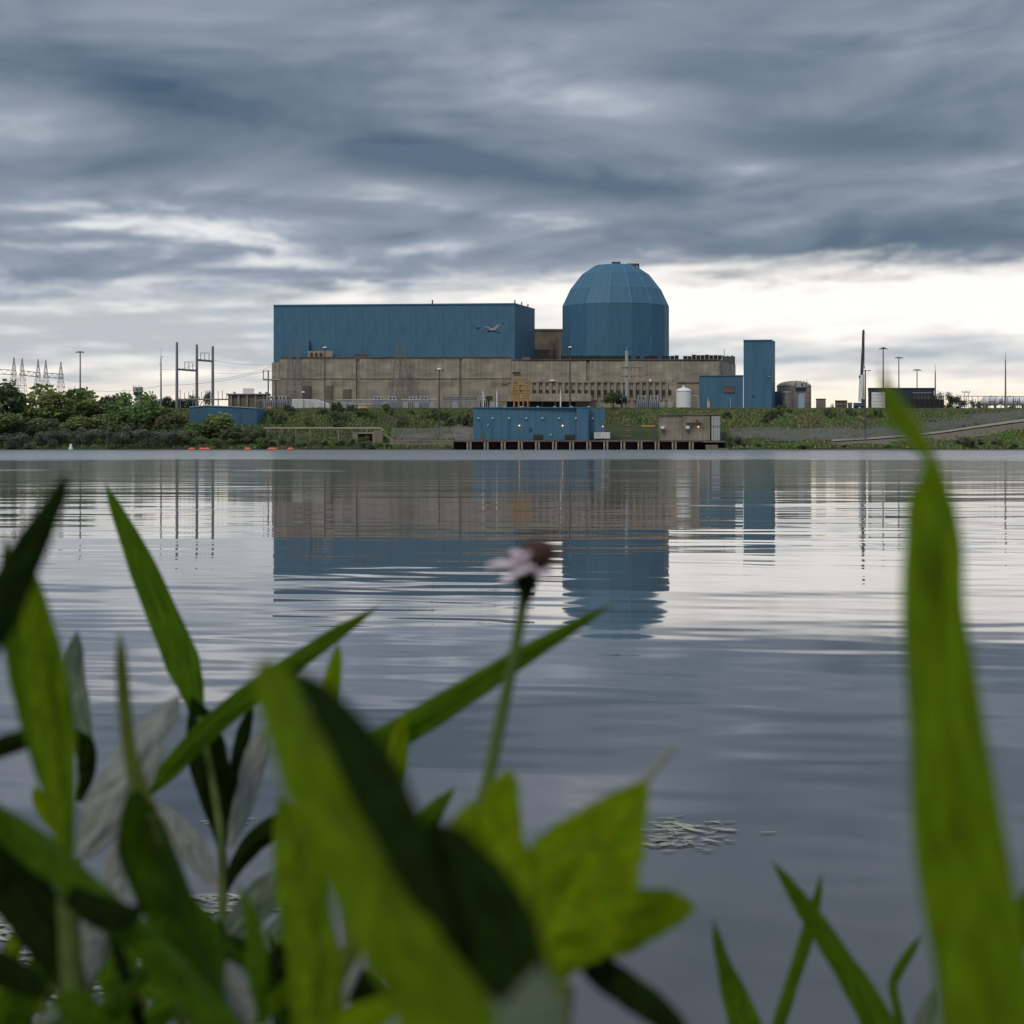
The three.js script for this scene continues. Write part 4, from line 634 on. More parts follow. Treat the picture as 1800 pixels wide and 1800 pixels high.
{
  const t = thing('pipe_bridge', 'long pale pipe run on low posts across the grassy bank at left of centre', 'pipeline'), D = 566, y = (px) => Y(753.2, D);
  part('pipe', bar(at(464, 753, D), at(670, 753, D), 0.32, 8), M.concretePale, t); part('end_bend', bar(at(670, 753, D), at(673.5, 757, D), 0.3, 8), M.concretePale, t); for (let px = 470; px < 672; px += 25) { const g0 = ground(X(px, D), -D) - 0.3; part('post', box(0.35, Math.max(0.3, Y(753.5, D) - g0), 0.35, X(px, D), g0, -D), M.concreteGrey, t); }
  const c = thing('culvert', 'grey concrete culvert with a dark square mouth below the pale pipe', 'culvert'), E = 561, g0 = 1; part('left_wall', block([[621, E], [629, E], [629, E + 8], [621, E + 8]], g0, Y(760, E)), M.concreteGrey, c); part('right_wall', block([[655, E], [673, E], [673, E + 10], [655, E + 10]], g0, Y(757, E)), M.concreteGrey, c); part('lintel', block([[629, E - 0.2], [655, E - 0.2], [655, E + 8], [629, E + 8]], Y(762.4, E), Y(760.2, E)), M.concretePale, c); part('mouth', block([[629, E + 4], [655, E + 4], [655, E + 5], [629, E + 5]], g0, Y(762.6, E)), M.rust, c); part('stripe', block([[655.5, E - 0.12], [657.5, E - 0.12], [657.5, E - 0.01], [655.5, E - 0.01]], g0, Y(759, E)), M.concretePale, c); for (const px of [661, 667, 671]) part('joint', block([[px, E - 0.12], [px + 0.7, E - 0.12], [px + 0.7, E - 0.01], [px, E - 0.01]], g0, Y(758, E)), M.concreteDark, c);
  part('rail', bar(at(673, 762, E), at(691, 774, E), 0.2, 6), M.concretePale, c);
  const k = thing('shore_walk', 'low pale concrete walkway along the shore left of the intake deck', 'walkway'); part('slab', block([[685, 556.5], [797, 556.5], [797, 560], [685, 560]], 0.5, Y(774, 556.5)), M.concreteGrey, k); part('edge_strip', block([[685, 556.3], [797, 556.3], [797, 556.48], [685, 556.48]], Y(774.8, 556.5), Y(773.6, 556.5)), M.concretePale, k); for (let px = 693; px < 796; px += 15) part('joint', block([[px, 556.28], [px + 0.5, 556.28], [px + 0.5, 556.29], [px, 556.29]], 0.6, Y(775, 556.5)), M.concreteDark, k);
}
{
  const proto = thing('buoy', 'orange marker buoy off the left shore, leftmost of the string', 'buoy', [X(337, 545), 0, -545], 'orange buoys off the left shore');
  part('float', new THREE.SphereGeometry(0.75, 14, 8).scale(1.5, 0.62, 1).translate(0, 0.25, 0), M.orange, proto); part('ring', new THREE.TorusGeometry(0.26, 0.07, 6, 12).translate(0, 0.8, 0), M.steelDark, proto);
  for (const [px, w] of [[356, 'second of the string from the left'], [364, 'third of the string, close beside the second'], [436, 'lone one at the middle of the string'], [476, 'left one of the near pair before the bank'], [482, 'right one of the near pair before the bank'], [511, 'rightmost of the string']]) copyOf(proto, 'orange marker buoy off the left shore, ' + w, [X(px, 546), 0.0, -546]);
  const w = thing('white_marker', 'small white marker post at the water before the grey willows', 'marker', [X(124.5, 548), 0.1, -548]); part('float', cyl(0.75, 0.75, 0.5, 0, 0, 0, 12), M.white, w); part('body', cyl(0.55, 0.3, 1.3, 0, 0.5, 0, 12), M.white, w);
  const o = thing('orange_barrier', 'small orange barrier on the bank top left of the tarp shelter', 'barrier', onBank(473, 721.5)); part('board', box(1.9, 0.75, 0.16, 0, 0.65), M.orange, o); for (const s of [-0.7, 0.7]) part('leg', box(0.12, 0.64, 0.5, s, 0, 0), M.steelDark, o);
}
// ---------------------------------------------------------------- the heron in flight
{
  const D = 90, t = thing('heron', 'grey heron flying left with spread wings before the blue hall', 'bird', at(863.8, 580.6, D).toArray());
  const q = (px, py, z = 0) => V3((px - 863.8) / F * D, (580.6 - py) / F * D, z);
  const tube = (pts, rad, n = 22, m = 10) => { const c = new THREE.CatmullRomCurve3(pts), v = [], idx = []; for (let i = 0; i <= n; i++) { const f = i / n, p = c.getPoint(f), T = c.getTangent(f), A = V3(0, 1, 0).cross(T).normalize(), B = T.clone().cross(A), s = f * (rad.length - 1), k = Math.min(rad.length - 2, Math.floor(s)), r = lerp(rad[k], rad[k + 1], s - k); for (let j = 0; j < m; j++) { const a = j / m * 6.2832; const w = p.clone().addScaledVector(A, Math.cos(a) * r).addScaledVector(B, Math.sin(a) * r * 0.9); v.push(w.x, w.y, w.z); } } for (let i = 0; i < n; i++) for (let j = 0; j < m; j++) { const a = i * m + j, b = i * m + (j + 1) % m; idx.push(a, b, a + m, b, b + m, a + m); } const g = new THREE.BufferGeometry(); g.setAttribute('position', new THREE.Float32BufferAttribute(v, 3)); g.setIndex(idx); g.computeVertexNormals(); return g.toNonIndexed(); };
  const paint = (g, f) => { const p = g.attributes.position, c = []; for (let i = 0; i < p.count; i++) c.push(...f(p.getX(i), p.getY(i), p.getZ(i))); g.setAttribute('color', new THREE.Float32BufferAttribute(c, 3)); g.deleteAttribute('uv'); return g; };
  const grey = [0.30, 0.30, 0.31], pale = [0.55, 0.54, 0.52], darkF = [0.012, 0.016, 0.03], brown = [0.09, 0.06, 0.05], black = [0.02, 0.02, 0.022];
  const body = paint(tube([q(856.2, 582.4, 0.12), q(857.8, 582.0, 0.1), q(859.5, 582.6, 0.06), q(862, 580.6), q(866, 580.4), q(869.5, 581.6, -0.03), q(872, 582.8, -0.05)], [0.012, 0.05, 0.055, 0.08, 0.10, 0.07, 0.02]), (x, y) => (x < q(860, 0).x ? brown : y < q(0, 581).y ? black : grey));
  const bill = paint(tube([q(856.6, 582.3, 0.12), q(853.8, 582.9, 0.16)], [0.018, 0.004], 4, 6), () => [0.3, 0.2, 0.06]);
  const legs = paint(mergeGeometries([tube([q(871, 582.6, -0.02), q(880.2, 585.6, -0.12)], [0.016, 0.012], 5, 5), tube([q(871, 582.7, -0.07), q(879.6, 586.1, -0.17)], [0.016, 0.012], 5, 5)].map(clean)), () => darkF);
  const wing = (line, chord, rise, color) => { const v = [], idx = [], n = line.length - 1, m = 6; for (let i = 0; i <= n; i++) for (let j = 0; j <= m; j++) for (const s of [1, -1]) { const a = j / m, th = 0.02 * Math.sin(Math.PI * Math.min(1, a * 1.1 + 0.04)) * (1 - i / n * 0.7), p = line[i].clone(); p.x += chord[i][0] * a; p.y += chord[i][1] * a + rise * Math.sin(Math.PI * a) + s * th; p.z += chord[i][2] * a; v.push(p.x, p.y, p.z); } const w = (m + 1) * 2; for (let i = 0; i < n; i++) for (let j = 0; j < m; j++) for (const s of [0, 1]) { const a = i * w + j * 2 + s, b = a + 2, c = a + w, d = c + 2; s ? idx.push(a, b, c, b, d, c) : idx.push(a, c, b, b, c, d); } const g = new THREE.BufferGeometry(); g.setAttribute('position', new THREE.Float32BufferAttribute(v, 3)); g.setIndex(idx); g.computeVertexNormals(); return paint(g.toNonIndexed(), color); };
  const far = wing([q(862.5, 578.6, 0), q(857, 576.2, 0.25), q(849, 575.4, 0.5), q(842, 577.6, 0.7), q(835, 577.8, 0.78), q(829, 573.6, 0.82)], [[0.16, -0.03, -0.28], [0.14, -0.035, -0.3], [0.13, -0.03, -0.28], [0.15, -0.06, -0.27], [0.14, -0.07, -0.2], [0.03, -0.01, -0.04]], 0.014, (x) => (x < q(843.5, 0).x ? darkF : pale));
  const near = wing([q(866, 579, -0.02), q(868.6, 574.6, -0.22), q(873, 569.6, -0.45), q(878, 567.2, -0.62), q(882.6, 567.2, -0.75), q(887, 565.4, -0.85)], [[0.10, -0.05, -0.22], [0.12, -0.055, -0.24], [0.12, -0.07, -0.22], [0.09, -0.075, -0.18], [0.04, -0.04, -0.12], [0.0, -0.005, -0.02]], 0.01, (x, y) => (x > q(883, 0).x ? darkF : pale));
  part('body', [body, bill, legs, far, near].map((g) => { g.computeVertexNormals(); return g; }), new THREE.MeshStandardMaterial({ vertexColors: true, roughness: 0.8 }), t);
}
// ---------------------------------------------------------------- trees and bushes
function foliage(seed, n, leaf, lobes, tone) {
  const R = rng(seed), v = [], c = [], col = [];
  for (let i = 0; i < n; i++) {
    const L = lobes[Math.floor(R() * lobes.length)], th = R() * 6.283, cz = 2 * R() - 1, s = Math.sqrt(1 - cz * cz), rad = Math.pow(R(), 0.42) * (0.86 + 0.28 * n3(Math.cos(th) * 2 + seed, cz * 2, s * 2));
    const p = [L[0] + L[3] * rad * s * Math.cos(th), L[1] + L[4] * rad * cz, L[2] + L[3] * rad * s * Math.sin(th)]; if (p[1] < 0.02) p[1] = 0.02 + R() * 0.1;
    const a = V3(R() - 0.5, R() - 0.5, R() - 0.5).normalize(), b = V3(R() - 0.5, R() - 0.5 + (tone.droop ?? 0), R() - 0.5).cross(a).normalize(), k = leaf * (0.6 + 0.8 * R()), w = k * (tone.thin ?? 0.6);
    const P = [[a, 1, b, 0], [b, 1, a, 0], [a, -1, b, 0], [b, -1, a, 0]].map(([d, sg]) => [p[0] + d.x * sg * (d === a ? k : w), p[1] + d.y * sg * (d === a ? k : w), p[2] + d.z * sg * (d === a ? k : w)]);
    v.push(...P[0], ...P[1], ...P[2], ...P[0], ...P[2], ...P[3]);
    const cl = 0.9 + 0.28 * n3(p[0] * 2.2 + seed, p[1] * 2.2, p[2] * 2.2) + 0.25 * (R() - 0.5), hue = 0.12 * n3(p[0] * 1.3, p[1] * 1.3 + seed, p[2] * 1.3);
    for (let q = 0; q < 6; q++) col.push(cl * (1 + hue), cl, cl * (1 - hue));
  }
  const ys = [], xs = []; for (let i = 0; i < v.length; i += 3) { ys.push(v[i + 1]); xs.push(Math.max(Math.abs(v[i]), Math.abs(v[i + 2]))); } ys.sort((a, b) => a - b); xs.sort((a, b) => a - b); const hi = ys[Math.floor(ys.length * 0.985)], wide = xs[Math.floor(xs.length * 0.955)]; for (let i = 0; i < v.length; i += 3) { v[i] *= 0.52 / wide; v[i + 1] /= hi; v[i + 2] *= 0.52 / wide; }
  const g = new THREE.BufferGeometry(); g.setAttribute('position', new THREE.Float32BufferAttribute(v, 3)); g.setAttribute('color', new THREE.Float32BufferAttribute(col, 3)); g.computeVertexNormals(); return g;
}
const leafMat = (r, g, b, t = 0.35) => new THREE.MeshPhysicalMaterial({ color: new THREE.Color().setRGB(r, g, b), vertexColors: true, roughness: 1, transmission: t, thickness: 0, side: THREE.DoubleSide });
const G = { olive: leafMat(0.205, 0.255, 0.055), mid: leafMat(0.14, 0.215, 0.055), fresh: leafMat(0.155, 0.26, 0.06), dark: leafMat(0.095, 0.14, 0.045), grey: leafMat(0.15, 0.19, 0.125), brown: leafMat(0.15, 0.145, 0.055), far: leafMat(0.085, 0.11, 0.055) };
// unit crowns: about 1 wide, 1 tall, resting on y = 0
const lobesOf = (seed, n, kind) => { const R = rng(seed), o = []; for (let i = 0; i < n; i++) { const f = R(), a = R() * 6.283, y = kind === 'low' ? 0.12 + 0.5 * R() : 0.22 + 0.62 * f, w = kind === 'tall' ? 0.28 * (1.05 - f * 0.7) : kind === 'low' ? 0.36 : 0.34 * Math.sin(Math.PI * (0.22 + 0.6 * f)); const r = 0.12 + 0.10 * R(); o.push([Math.cos(a) * w, y, Math.sin(a) * w, r, r * (0.8 + 0.4 * R())]); } return o; };
const crowns = { round: [1, 2, 3].map((k) => foliage(20 + k, 3000, 0.036, lobesOf(k, 15), {})), tall: [1, 2].map((k) => foliage(40 + k, 2000, 0.045, lobesOf(10 + k, 16, 'tall'), {})), low: [1, 2, 3].map((k) => foliage(60 + k, 3200, 0.03, lobesOf(20 + k, 13, 'low'), { thin: 0.35, droop: 1.2 })), shrub: [1, 2].map((k) => foliage(80 + k, 240, 0.10, lobesOf(30 + k, 8, 'low'), {})) };
const trunkGeo = (() => { const g = [cyl(0.05, 0.03, 0.55, 0, -0.12, 0, 7)]; const R = rng(3); for (let k = 0; k < 6; k++) { const a = R() * 6.28, y = 0.15 + 0.06 * k; g.push(bar(V3(0, y, 0), V3(Math.cos(a) * 0.26, y + 0.25, Math.sin(a) * 0.26), 0.013, 5)); } return mergeGeometries(g.map(clean)); })();
let turnSeed = rng(90);
function tree(name, label, category, px, pyTop, pyBase, wpx, D, kind, mat, group, trunk = true) {
  const x = X(px, D), y0 = Math.min(ground(x, -D), Y(pyBase, D)) - 0.2, h = Y(pyTop, D) - y0, w = wpx / F * D, list = crowns[kind], t = thing(name, label, category, [x, y0, -D], group);
  t.scale.set(w, h, w); t.rotation.y = turnSeed() * 6.28;
  if (trunk) part('trunk', trunkGeo, M.bark, t); part('crown', list[Math.floor(turnSeed() * list.length)], mat, t); return t;
}
for (const [px, top, base, w, D, kind, mat, label] of [
  [6, 673, 772, 66, 580, 'tall', 'dark', 'tall dark ragged tree at the left edge of the shore'], [-38, 690, 780, 80, 570, 'round', 'mid', 'broad tree cut by the left edge'], [112, 679, 765, 124, 592, 'round', 'olive', 'wide olive willow behind the left shore, broadest of the trees'], [70, 694, 770, 80, 586, 'round', 'olive', 'olive tree between the dark left tree and the wide willow'], [152, 689, 740, 34, 612, 'round', 'dark', 'small dark tree at the right shoulder of the wide willow'], [186, 704, 768, 66, 594, 'round', 'mid', 'dull green tree right of the wide willow'], [150, 728, 775, 80, 576, 'round', 'olive', 'low olive tree under the right side of the wide willow'], [42, 726, 780, 90, 570, 'round', 'mid', 'low spreading tree below the dark left tree'], [100, 735, 780, 60, 566, 'round', 'dark', 'dark bush-like tree under the wide willow'],
  [240, 690, 775, 84, 574, 'round', 'fresh', 'bright green full tree below the white guard tower cabin'], [274, 712, 775, 66, 582, 'round', 'mid', 'green tree close right of the bright full tree'], [306, 724, 780, 56, 570, 'round', 'brown', 'brownish olive tree left of the blue shed'], [345, 738, 783, 52, 566, 'round', 'mid', 'small green tree under the left corner of the blue shed'], [384, 726, 784, 52, 568, 'tall', 'olive', 'pointed olive tree before the middle of the blue shed'], [212, 740, 783, 70, 566, 'round', 'dark', 'dark low tree between the bright full tree and the grey willows'], [330, 752, 785, 40, 560, 'round', 'fresh', 'light green small tree just right of the brownish tree'], [418, 746, 786, 52, 562, 'round', 'dark', 'dark round tree before the right half of the blue shed'], [455, 751, 786, 42, 561, 'round', 'dark', 'dark round tree below the right corner of the blue shed']]) tree('shore_tree', label, 'tree', px, top + 5, base, w, D, kind, G[mat], 'trees on the left shore');
const where = ['leftmost', 'second', 'third', 'fourth', 'fifth', 'sixth', 'seventh', 'eighth', 'ninth', 'tenth', 'eleventh', 'twelfth', 'thirteenth', 'last'];
[[14, 764, 62], [52, 761, 54], [86, 759, 48], [114, 755, 54], [144, 754, 52], [172, 757, 50], [198, 757, 48], [230, 753, 62], [263, 758, 52], [290, 756, 50], [316, 760, 54]].forEach(([px, top, w], i) => tree('grey_willow', 'low grey-green willow bush along the left waterline, ' + where[i] + ' from the left', 'bush', px, top, 787, w, 555 + (i % 3), 'low', G.grey, 'grey willows along the left waterline', false));
[[360, 768, 40, 'fresh'], [392, 771, 40, 'mid'], [345, 775, 34, 'mid'], [440, 770, 40, 'dark'], [470, 768, 36, 'mid'], [496, 772, 40, 'fresh'], [505, 764, 26, 'dark'], [528, 776, 40, 'mid'], [560, 773, 30, 'dark'], [585, 775, 36, 'fresh'], [610, 771, 34, 'fresh'], [632, 768, 30, 'mid'], [648, 776, 36, 'mid'], [675, 779, 30, 'fresh']].forEach(([px, top, w, m], i) => tree('shore_bush', (m === 'fresh' ? 'light green' : m === 'mid' ? 'mid green' : 'dark green') + ' bush on the waterline left of the intake, ' + where[i] + ' from left', 'bush', px, top, 788, w, 555 + (i % 4), 'low', G[m], 'bushes on the waterline', false));
[[1292, 766, 26, 'dark'], [1304, 770, 26, 'dark'], [1320, 776, 26, 'mid'], [1348, 779, 34, 'mid'], [1405, 781, 40, 'mid'], [1460, 781, 44, 'olive'], [1500, 781, 40, 'mid'], [1560, 782, 40, 'mid'], [1690, 770, 34, 'dark'], [1716, 772, 36, 'dark'], [1742, 774, 36, 'dark'], [1770, 778, 36, 'mid']].forEach(([px, top, w, m], i) => tree('shore_bush', (m === 'mid' ? 'mid green' : m === 'olive' ? 'olive' : 'dark green') + ' bush on the shore right of the intake, ' + where[i] + ' from left', 'bush', px, top, 788, w, 555 + (i % 3), 'low', G[m], 'bushes on the right shore', false));
[[262, 698, 24, 'tall'], [205, 694, 14, 'tall'], [192, 695, 14, 'tall'], [180, 697, 14, 'tall'], [276, 694, 34, 'round'], [300, 697, 30, 'round'], [318, 699, 24, 'round'], [352, 688, 24, 'round'], [334, 700, 26, 'round'], [1650, 688, 26, 'round'], [1668, 690, 26, 'round'], [1684, 698, 20, 'round'], [1715, 701, 20, 'round'], [1800, 697, 34, 'round'], [1456, 707, 12, 'round'], [1728, 704, 14, 'round']].forEach(([px, top, w, kind], i) => tree('far_tree', 'far dull green tree on the skyline, ' + (px < 500 ? where[[3, 2, 1, 0, 4, 5, 6, 7, 8][i]] + ' from the left behind the shore trees' : px < 1600 ? 'tiny one beside the small grey cabin' : ['', '', '', '', '', '', '', '', '', 'just right of the navy building', 'second right of the navy building', 'behind the paired floodlights', 'left of the white tanks', 'at the right edge', '', 'close left of the first white tank'][i]), 'tree', px, top + 3, 728, w * 1.5, 700 + i * 2, px < 210 ? kind : 'low', G.far, 'far trees on the skyline'));
tree('yard_tree', 'dark round tree before the office wing beside the pale transmission pole', 'tree', 1078, 690, 718, 30, 626, 'round', G.dark); tree('yard_tree', 'small dark tree right of the yard tree, close to the transmission pole', 'tree', 1092, 694, 718, 18, 627, 'round', G.dark);
{ const R = rng(31); let i = 0; for (let k = 0; k < 46; k++) { const px = k < 34 ? 470 + R() * 360 : 1270 + R() * 300, py = (k < 34 ? 722 : 726) + R() * (k < 34 ? 34 : 18), b = onBank(px, py), w = 1.6 + R() * 2.6, t = thing('bank_shrub', k < 34 ? 'small dark shrub scattered on the grassy bank left of the pump house' : 'small dark shrub scattered on the grassy bank right of the grey concrete block', 'shrub', [b[0], b[1] - 0.2, b[2]], k < 34 ? 'small shrubs on the left grassy bank' : 'small shrubs on the right grassy bank'); t.scale.set(w * 1.2, w * (0.7 + 0.3 * R()), w); t.rotation.y = R() * 6; part('crown', crowns.shrub[k % 2], G.dark, t); part('stem', trunkGeo, M.bark, t); } }
// tall grass over the bank
{
  const R = rng(55), v = [], n = 9; for (let k = 0; k < n; k++) { const a = R() * 6.28, r = R() * 0.4, x = Math.cos(a) * r, z = Math.sin(a) * r, b = R() * 3.14, w = 0.07 + R() * 0.05, h = 0.4 + R() * 0.45, lx = (R() - 0.5) * 0.5, lz = (R() - 0.5) * 0.5; v.push(x - Math.cos(b) * w, 0, z - Math.sin(b) * w, x + Math.cos(b) * w, 0, z + Math.sin(b) * w, x + lx, h, z + lz); }
  const g = new THREE.BufferGeometry(); g.setAttribute('position', new THREE.Float32BufferAttribute(v, 3)); g.computeVertexNormals();
  const N = 42000, m = new THREE.InstancedMesh(g, new THREE.MeshStandardMaterial({ color: 0xffffff, roughness: 1, side: THREE.DoubleSide }), N), M4 = new THREE.Matrix4(), q = new THREE.Quaternion(), c = new THREE.Color();
  m.name = 'bank_grass'; m.userData = { label: 'tall rough grass and weeds covering the far bank', category: 'grass', kind: 'stuff' };
  let k = 0; while (k < N) { const z = -(552.5 + R() * 76), x = (R() - 0.5) * 400, y = ground(x, z), px = 900 + x / -z * F, py = HORIZON - (y - EYE) / -z * F; if (px > 798 && px < 1278 && py > 745) continue; if (px > 1285 && py > 745 - (px - 1285) * 0.04 && py < 777 - Math.max(0, px - 1500) * 0.12 + (px > 1450 ? 5 : 0)) { if (R() > 0.8) continue; } if (px > 1475) { const K = [[1462, 776.5], [1530, 773], [1600, 768], [1660, 761], [1740, 749], [1840, 735]]; let yr = 776; for (let q = 0; q < 5; q++) if (px >= K[q][0] && px <= K[q + 1][0]) yr = lerp(K[q][1], K[q + 1][1], (px - K[q][0]) / (K[q + 1][0] - K[q][0])); if (py > yr - 3 && py < yr + 8) continue; if (px > 1620 && py >= yr + 8 && py < yr + 15 && R() > 0.25) continue; } const dens = n2(x * 0.06, z * 0.06) + 0.5 * n2(x * 0.3, z * 0.3); if (R() > 0.7 + 0.5 * dens) continue; q.setFromAxisAngle(V3(0, 1, 0), R() * 6.28); const s = (0.7 + R() * 0.7 + 0.4 * dens) * lerp(1, 0.45, smoothstep(-z, 606, 622)); M4.compose(V3(x, y - 0.05, z), q, V3(s * 1.5, s, s * 1.5)); m.setMatrixAt(k, M4); const f = n2(x * 0.05 + 7, z * 0.07), t = (x > 45 ? 1.45 : 1.15) * 0.75 + 0.5 * R() + 0.25 * n2(x * 0.2, z * 0.2), lush = smoothstep(f, -0.3, 0.6); c.setRGB(t * lerp(0.15, 0.105, lush), t * lerp(0.152, 0.168, lush), t * lerp(0.068, 0.044, lush)); m.setColorAt(k, c); k++; }
  m.castShadow = m.receiveShadow = true; scene.add(m);
}

// ---------------------------------------------------------------- floating leaves
{
  const s = new THREE.Shape(); s.moveTo(-1, 0); s.quadraticCurveTo(-0.3, 0.42, 1, 0); s.quadraticCurveTo(-0.3, -0.42, -1, 0);
  const g = new THREE.ShapeGeometry(s, 6).rotateX(-Math.PI / 2); { const p = g.attributes.position; for (let i = 0; i < p.count; i++) p.setY(i, 0.05 * p.getX(i) ** 2 + 0.05 * Math.abs(p.getZ(i))); g.computeVertexNormals(); }
  const R = rng(61), mat = std(1, 1, 1, 0.5, { side: THREE.DoubleSide });
  const raft = (label, cx, cy, wx, wy, n, size, name) => {
    const m = new THREE.InstancedMesh(g, mat, n), M4 = new THREE.Matrix4(), q = new THREE.Quaternion(), e = new THREE.Euler(), c = new THREE.Color(); m.name = numbered('floating_leaves'); m.userData = { label, category: 'pond weed', kind: 'stuff' };
    for (let k = 0; k < n; k++) { const row = Math.floor(R() * 7), px = cx + (R() + R() + R() - 1.5) * 0.9 * wx + (row % 3 - 1) * wx * 0.22, py = cy + ((row + 0.4 * R()) / 7 - 0.5) * 2 * wy + (R() > 0.85 ? (R() - 0.5) * wy * 2 : 0), D = EYE * F / (py - HORIZON), sc = size * (0.4 + 1.3 * R() * R() + 0.4 * R()); e.set((R() - 0.5) * 0.07, (R() - 0.5) * 1.8, (R() - 0.5) * 0.07); M4.compose(V3(X(px, D), 0.006, -D), q.setFromEuler(e), V3(sc, sc, sc)); m.setMatrixAt(k, M4); const t = 0.6 + 0.6 * R(); c.setRGB(0.36 * t, 0.37 * t, 0.26 * t); m.setColorAt(k, c); }
    m.castShadow = m.receiveShadow = true; scene.add(m);
  };
  raft('thin raft of pale pondweed leaves floating right of the bright broad leaf', 1195, 1470, 105, 23, 84, 0.03); raft('pale pondweed raft floating behind the willow stems at left', 440, 1592, 90, 16, 110, 0.028); raft('pale pondweed raft in the bottom left corner', 120, 1720, 160, 45, 260, 0.026); raft('pale pondweed leaves at the left edge above the bottom corner', 30, 1625, 75, 34, 130, 0.03); raft('few pale leaves floating near the upper left stems', 420, 1447, 60, 6, 10, 0.03);
}
// ---------------------------------------------------------------- foreground plants
const LG = (r, g, b, t) => new THREE.MeshPhysicalMaterial({ color: new THREE.Color().setRGB(r, g, b), vertexColors: true, roughness: 1, transmission: t, thickness: 0, side: THREE.DoubleSide, specularIntensity: 0.12 });
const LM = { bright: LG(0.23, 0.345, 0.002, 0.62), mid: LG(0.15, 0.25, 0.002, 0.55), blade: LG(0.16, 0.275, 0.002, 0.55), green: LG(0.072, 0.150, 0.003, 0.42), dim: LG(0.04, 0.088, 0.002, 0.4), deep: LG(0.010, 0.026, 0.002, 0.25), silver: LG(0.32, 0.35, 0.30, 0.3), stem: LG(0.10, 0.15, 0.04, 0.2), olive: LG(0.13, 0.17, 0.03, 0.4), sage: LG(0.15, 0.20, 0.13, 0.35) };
let leafSeed = 1;
// a blade along photo points [column, row, distance, width in photo pixels]; roll turns it about its length, fold closes its two halves
function leaf(parent, name, pts, mat, { roll = 0, fold = 0.25, wave = 0.10, n = 60, m = 12, tip = true, serrate = 0, blotch = 0.16 } = {}) {
  if (mat === LM.silver || mat === LM.sage) { blotch = 0.05; wave = 0.05; }
  const seed = leafSeed++ * 7.13, C = new THREE.CatmullRomCurve3(pts.map(([a, b, d]) => at(a, b, d)), false, 'centripetal'), v = [], uv = [], col = [], idx = [];
  const wAt = (f) => { const s = f * (pts.length - 1), k = Math.min(pts.length - 2, Math.floor(s)), t = s - k, W = (i) => pts[clamp(i, 0, pts.length - 1)], w0 = W(k - 1)[3], w1 = W(k)[3], w2 = W(k + 1)[3], w3 = W(k + 2)[3]; const cr = 0.5 * (2 * w1 + (w2 - w0) * t + (2 * w0 - 5 * w1 + 4 * w2 - w3) * t * t + (3 * w1 - w0 - 3 * w2 + w3) * t * t * t); return Math.max(0.6, cr); };
  const eye = V3(0, EYE, 0);
  for (let i = 0; i <= n; i++) {
    const f = i / n, p = C.getPoint(f), T = C.getTangent(f), view = p.clone().sub(eye), D = -p.z, w = wAt(f) / F * D / 2 / Math.max(0.3, Math.cos(roll)) / Math.cos(fold);
    const S0 = T.clone().cross(view).normalize(), N0 = S0.clone().cross(T).normalize(), S = S0.clone().multiplyScalar(Math.cos(roll)).addScaledVector(N0, Math.sin(roll)), N = S.clone().cross(T).normalize();
    for (let j = 0; j <= m; j++) {
      const a = j / m * 2 - 1, edge = 1 + serrate * (Math.abs(a) > 0.99 ? (((i * 3) % 4) / 4 - 0.4) : 0) + 0.05 * n2(f * 6 + seed, Math.sign(a) * 3) * Math.abs(a), rib = 0.012 * Math.cos(f * 60 - Math.abs(a) * 9) * w * 2 * (1 - a * a);
      const q = p.clone().addScaledVector(S, a * w * edge * Math.cos(fold)).addScaledVector(N, Math.abs(a) * w * Math.sin(fold) + wave * w * n2(f * 4 + seed, a * 1.5) * 2 + rib);
      v.push(q.x, q.y, q.z); uv.push(a, f);
      const mid = Math.exp(-(((a) / 0.09) ** 2)), t = 0.92 + 0.20 * n2(f * 5 + seed, a * 2.2) + 0.10 * n2(f * 22, a * 8 + seed) - 0.10 * Math.abs(Math.sin(f * 46 - Math.abs(a) * 7)) * 0.6 + blotch * (n2(f * 16 + seed, a * 1.5 + 4) * 0.8 * (a < 0.1 ? 1 : 0.4) - 0.9 * Math.exp(-(((a - 0.12) / 0.16) ** 2))); const tipB = clamp((f - 0.94) / 0.06, 0, 1) * 0.7, vein = 1 - 0.15 * Math.pow(Math.abs(Math.sin(f * 34 - Math.abs(a) * 5)), 8) - 0.10 * (Math.abs(a) > 0.95 ? 1 : 0), sp = n2(f * 31 + seed, a * 5 + seed) > 0.74 ? 0.5 : 0, u = t * vein; col.push(u * (1 + 0.25 * mid) * (1 + 0.8 * Math.max(tipB, sp)), u * (1 + 0.18 * mid) * (1 - 0.15 * Math.max(tipB, sp)), u * (1 + 0.3 * mid) * (1 + 0.2 * Math.max(tipB, sp)));
    }
  }
  for (let i = 0; i < n; i++) for (let j = 0; j < m; j++) { const a = i * (m + 1) + j, b = a + 1, c = a + m + 1, d = c + 1; idx.push(a, c, b, b, c, d); }
  const g = new THREE.BufferGeometry(); g.setAttribute('position', new THREE.Float32BufferAttribute(v, 3)); g.setAttribute('uv', new THREE.Float32BufferAttribute(uv, 2)); g.setAttribute('color', new THREE.Float32BufferAttribute(col, 3)); g.setIndex(idx); g.computeVertexNormals();
  return part(name, g, mat, parent);
}
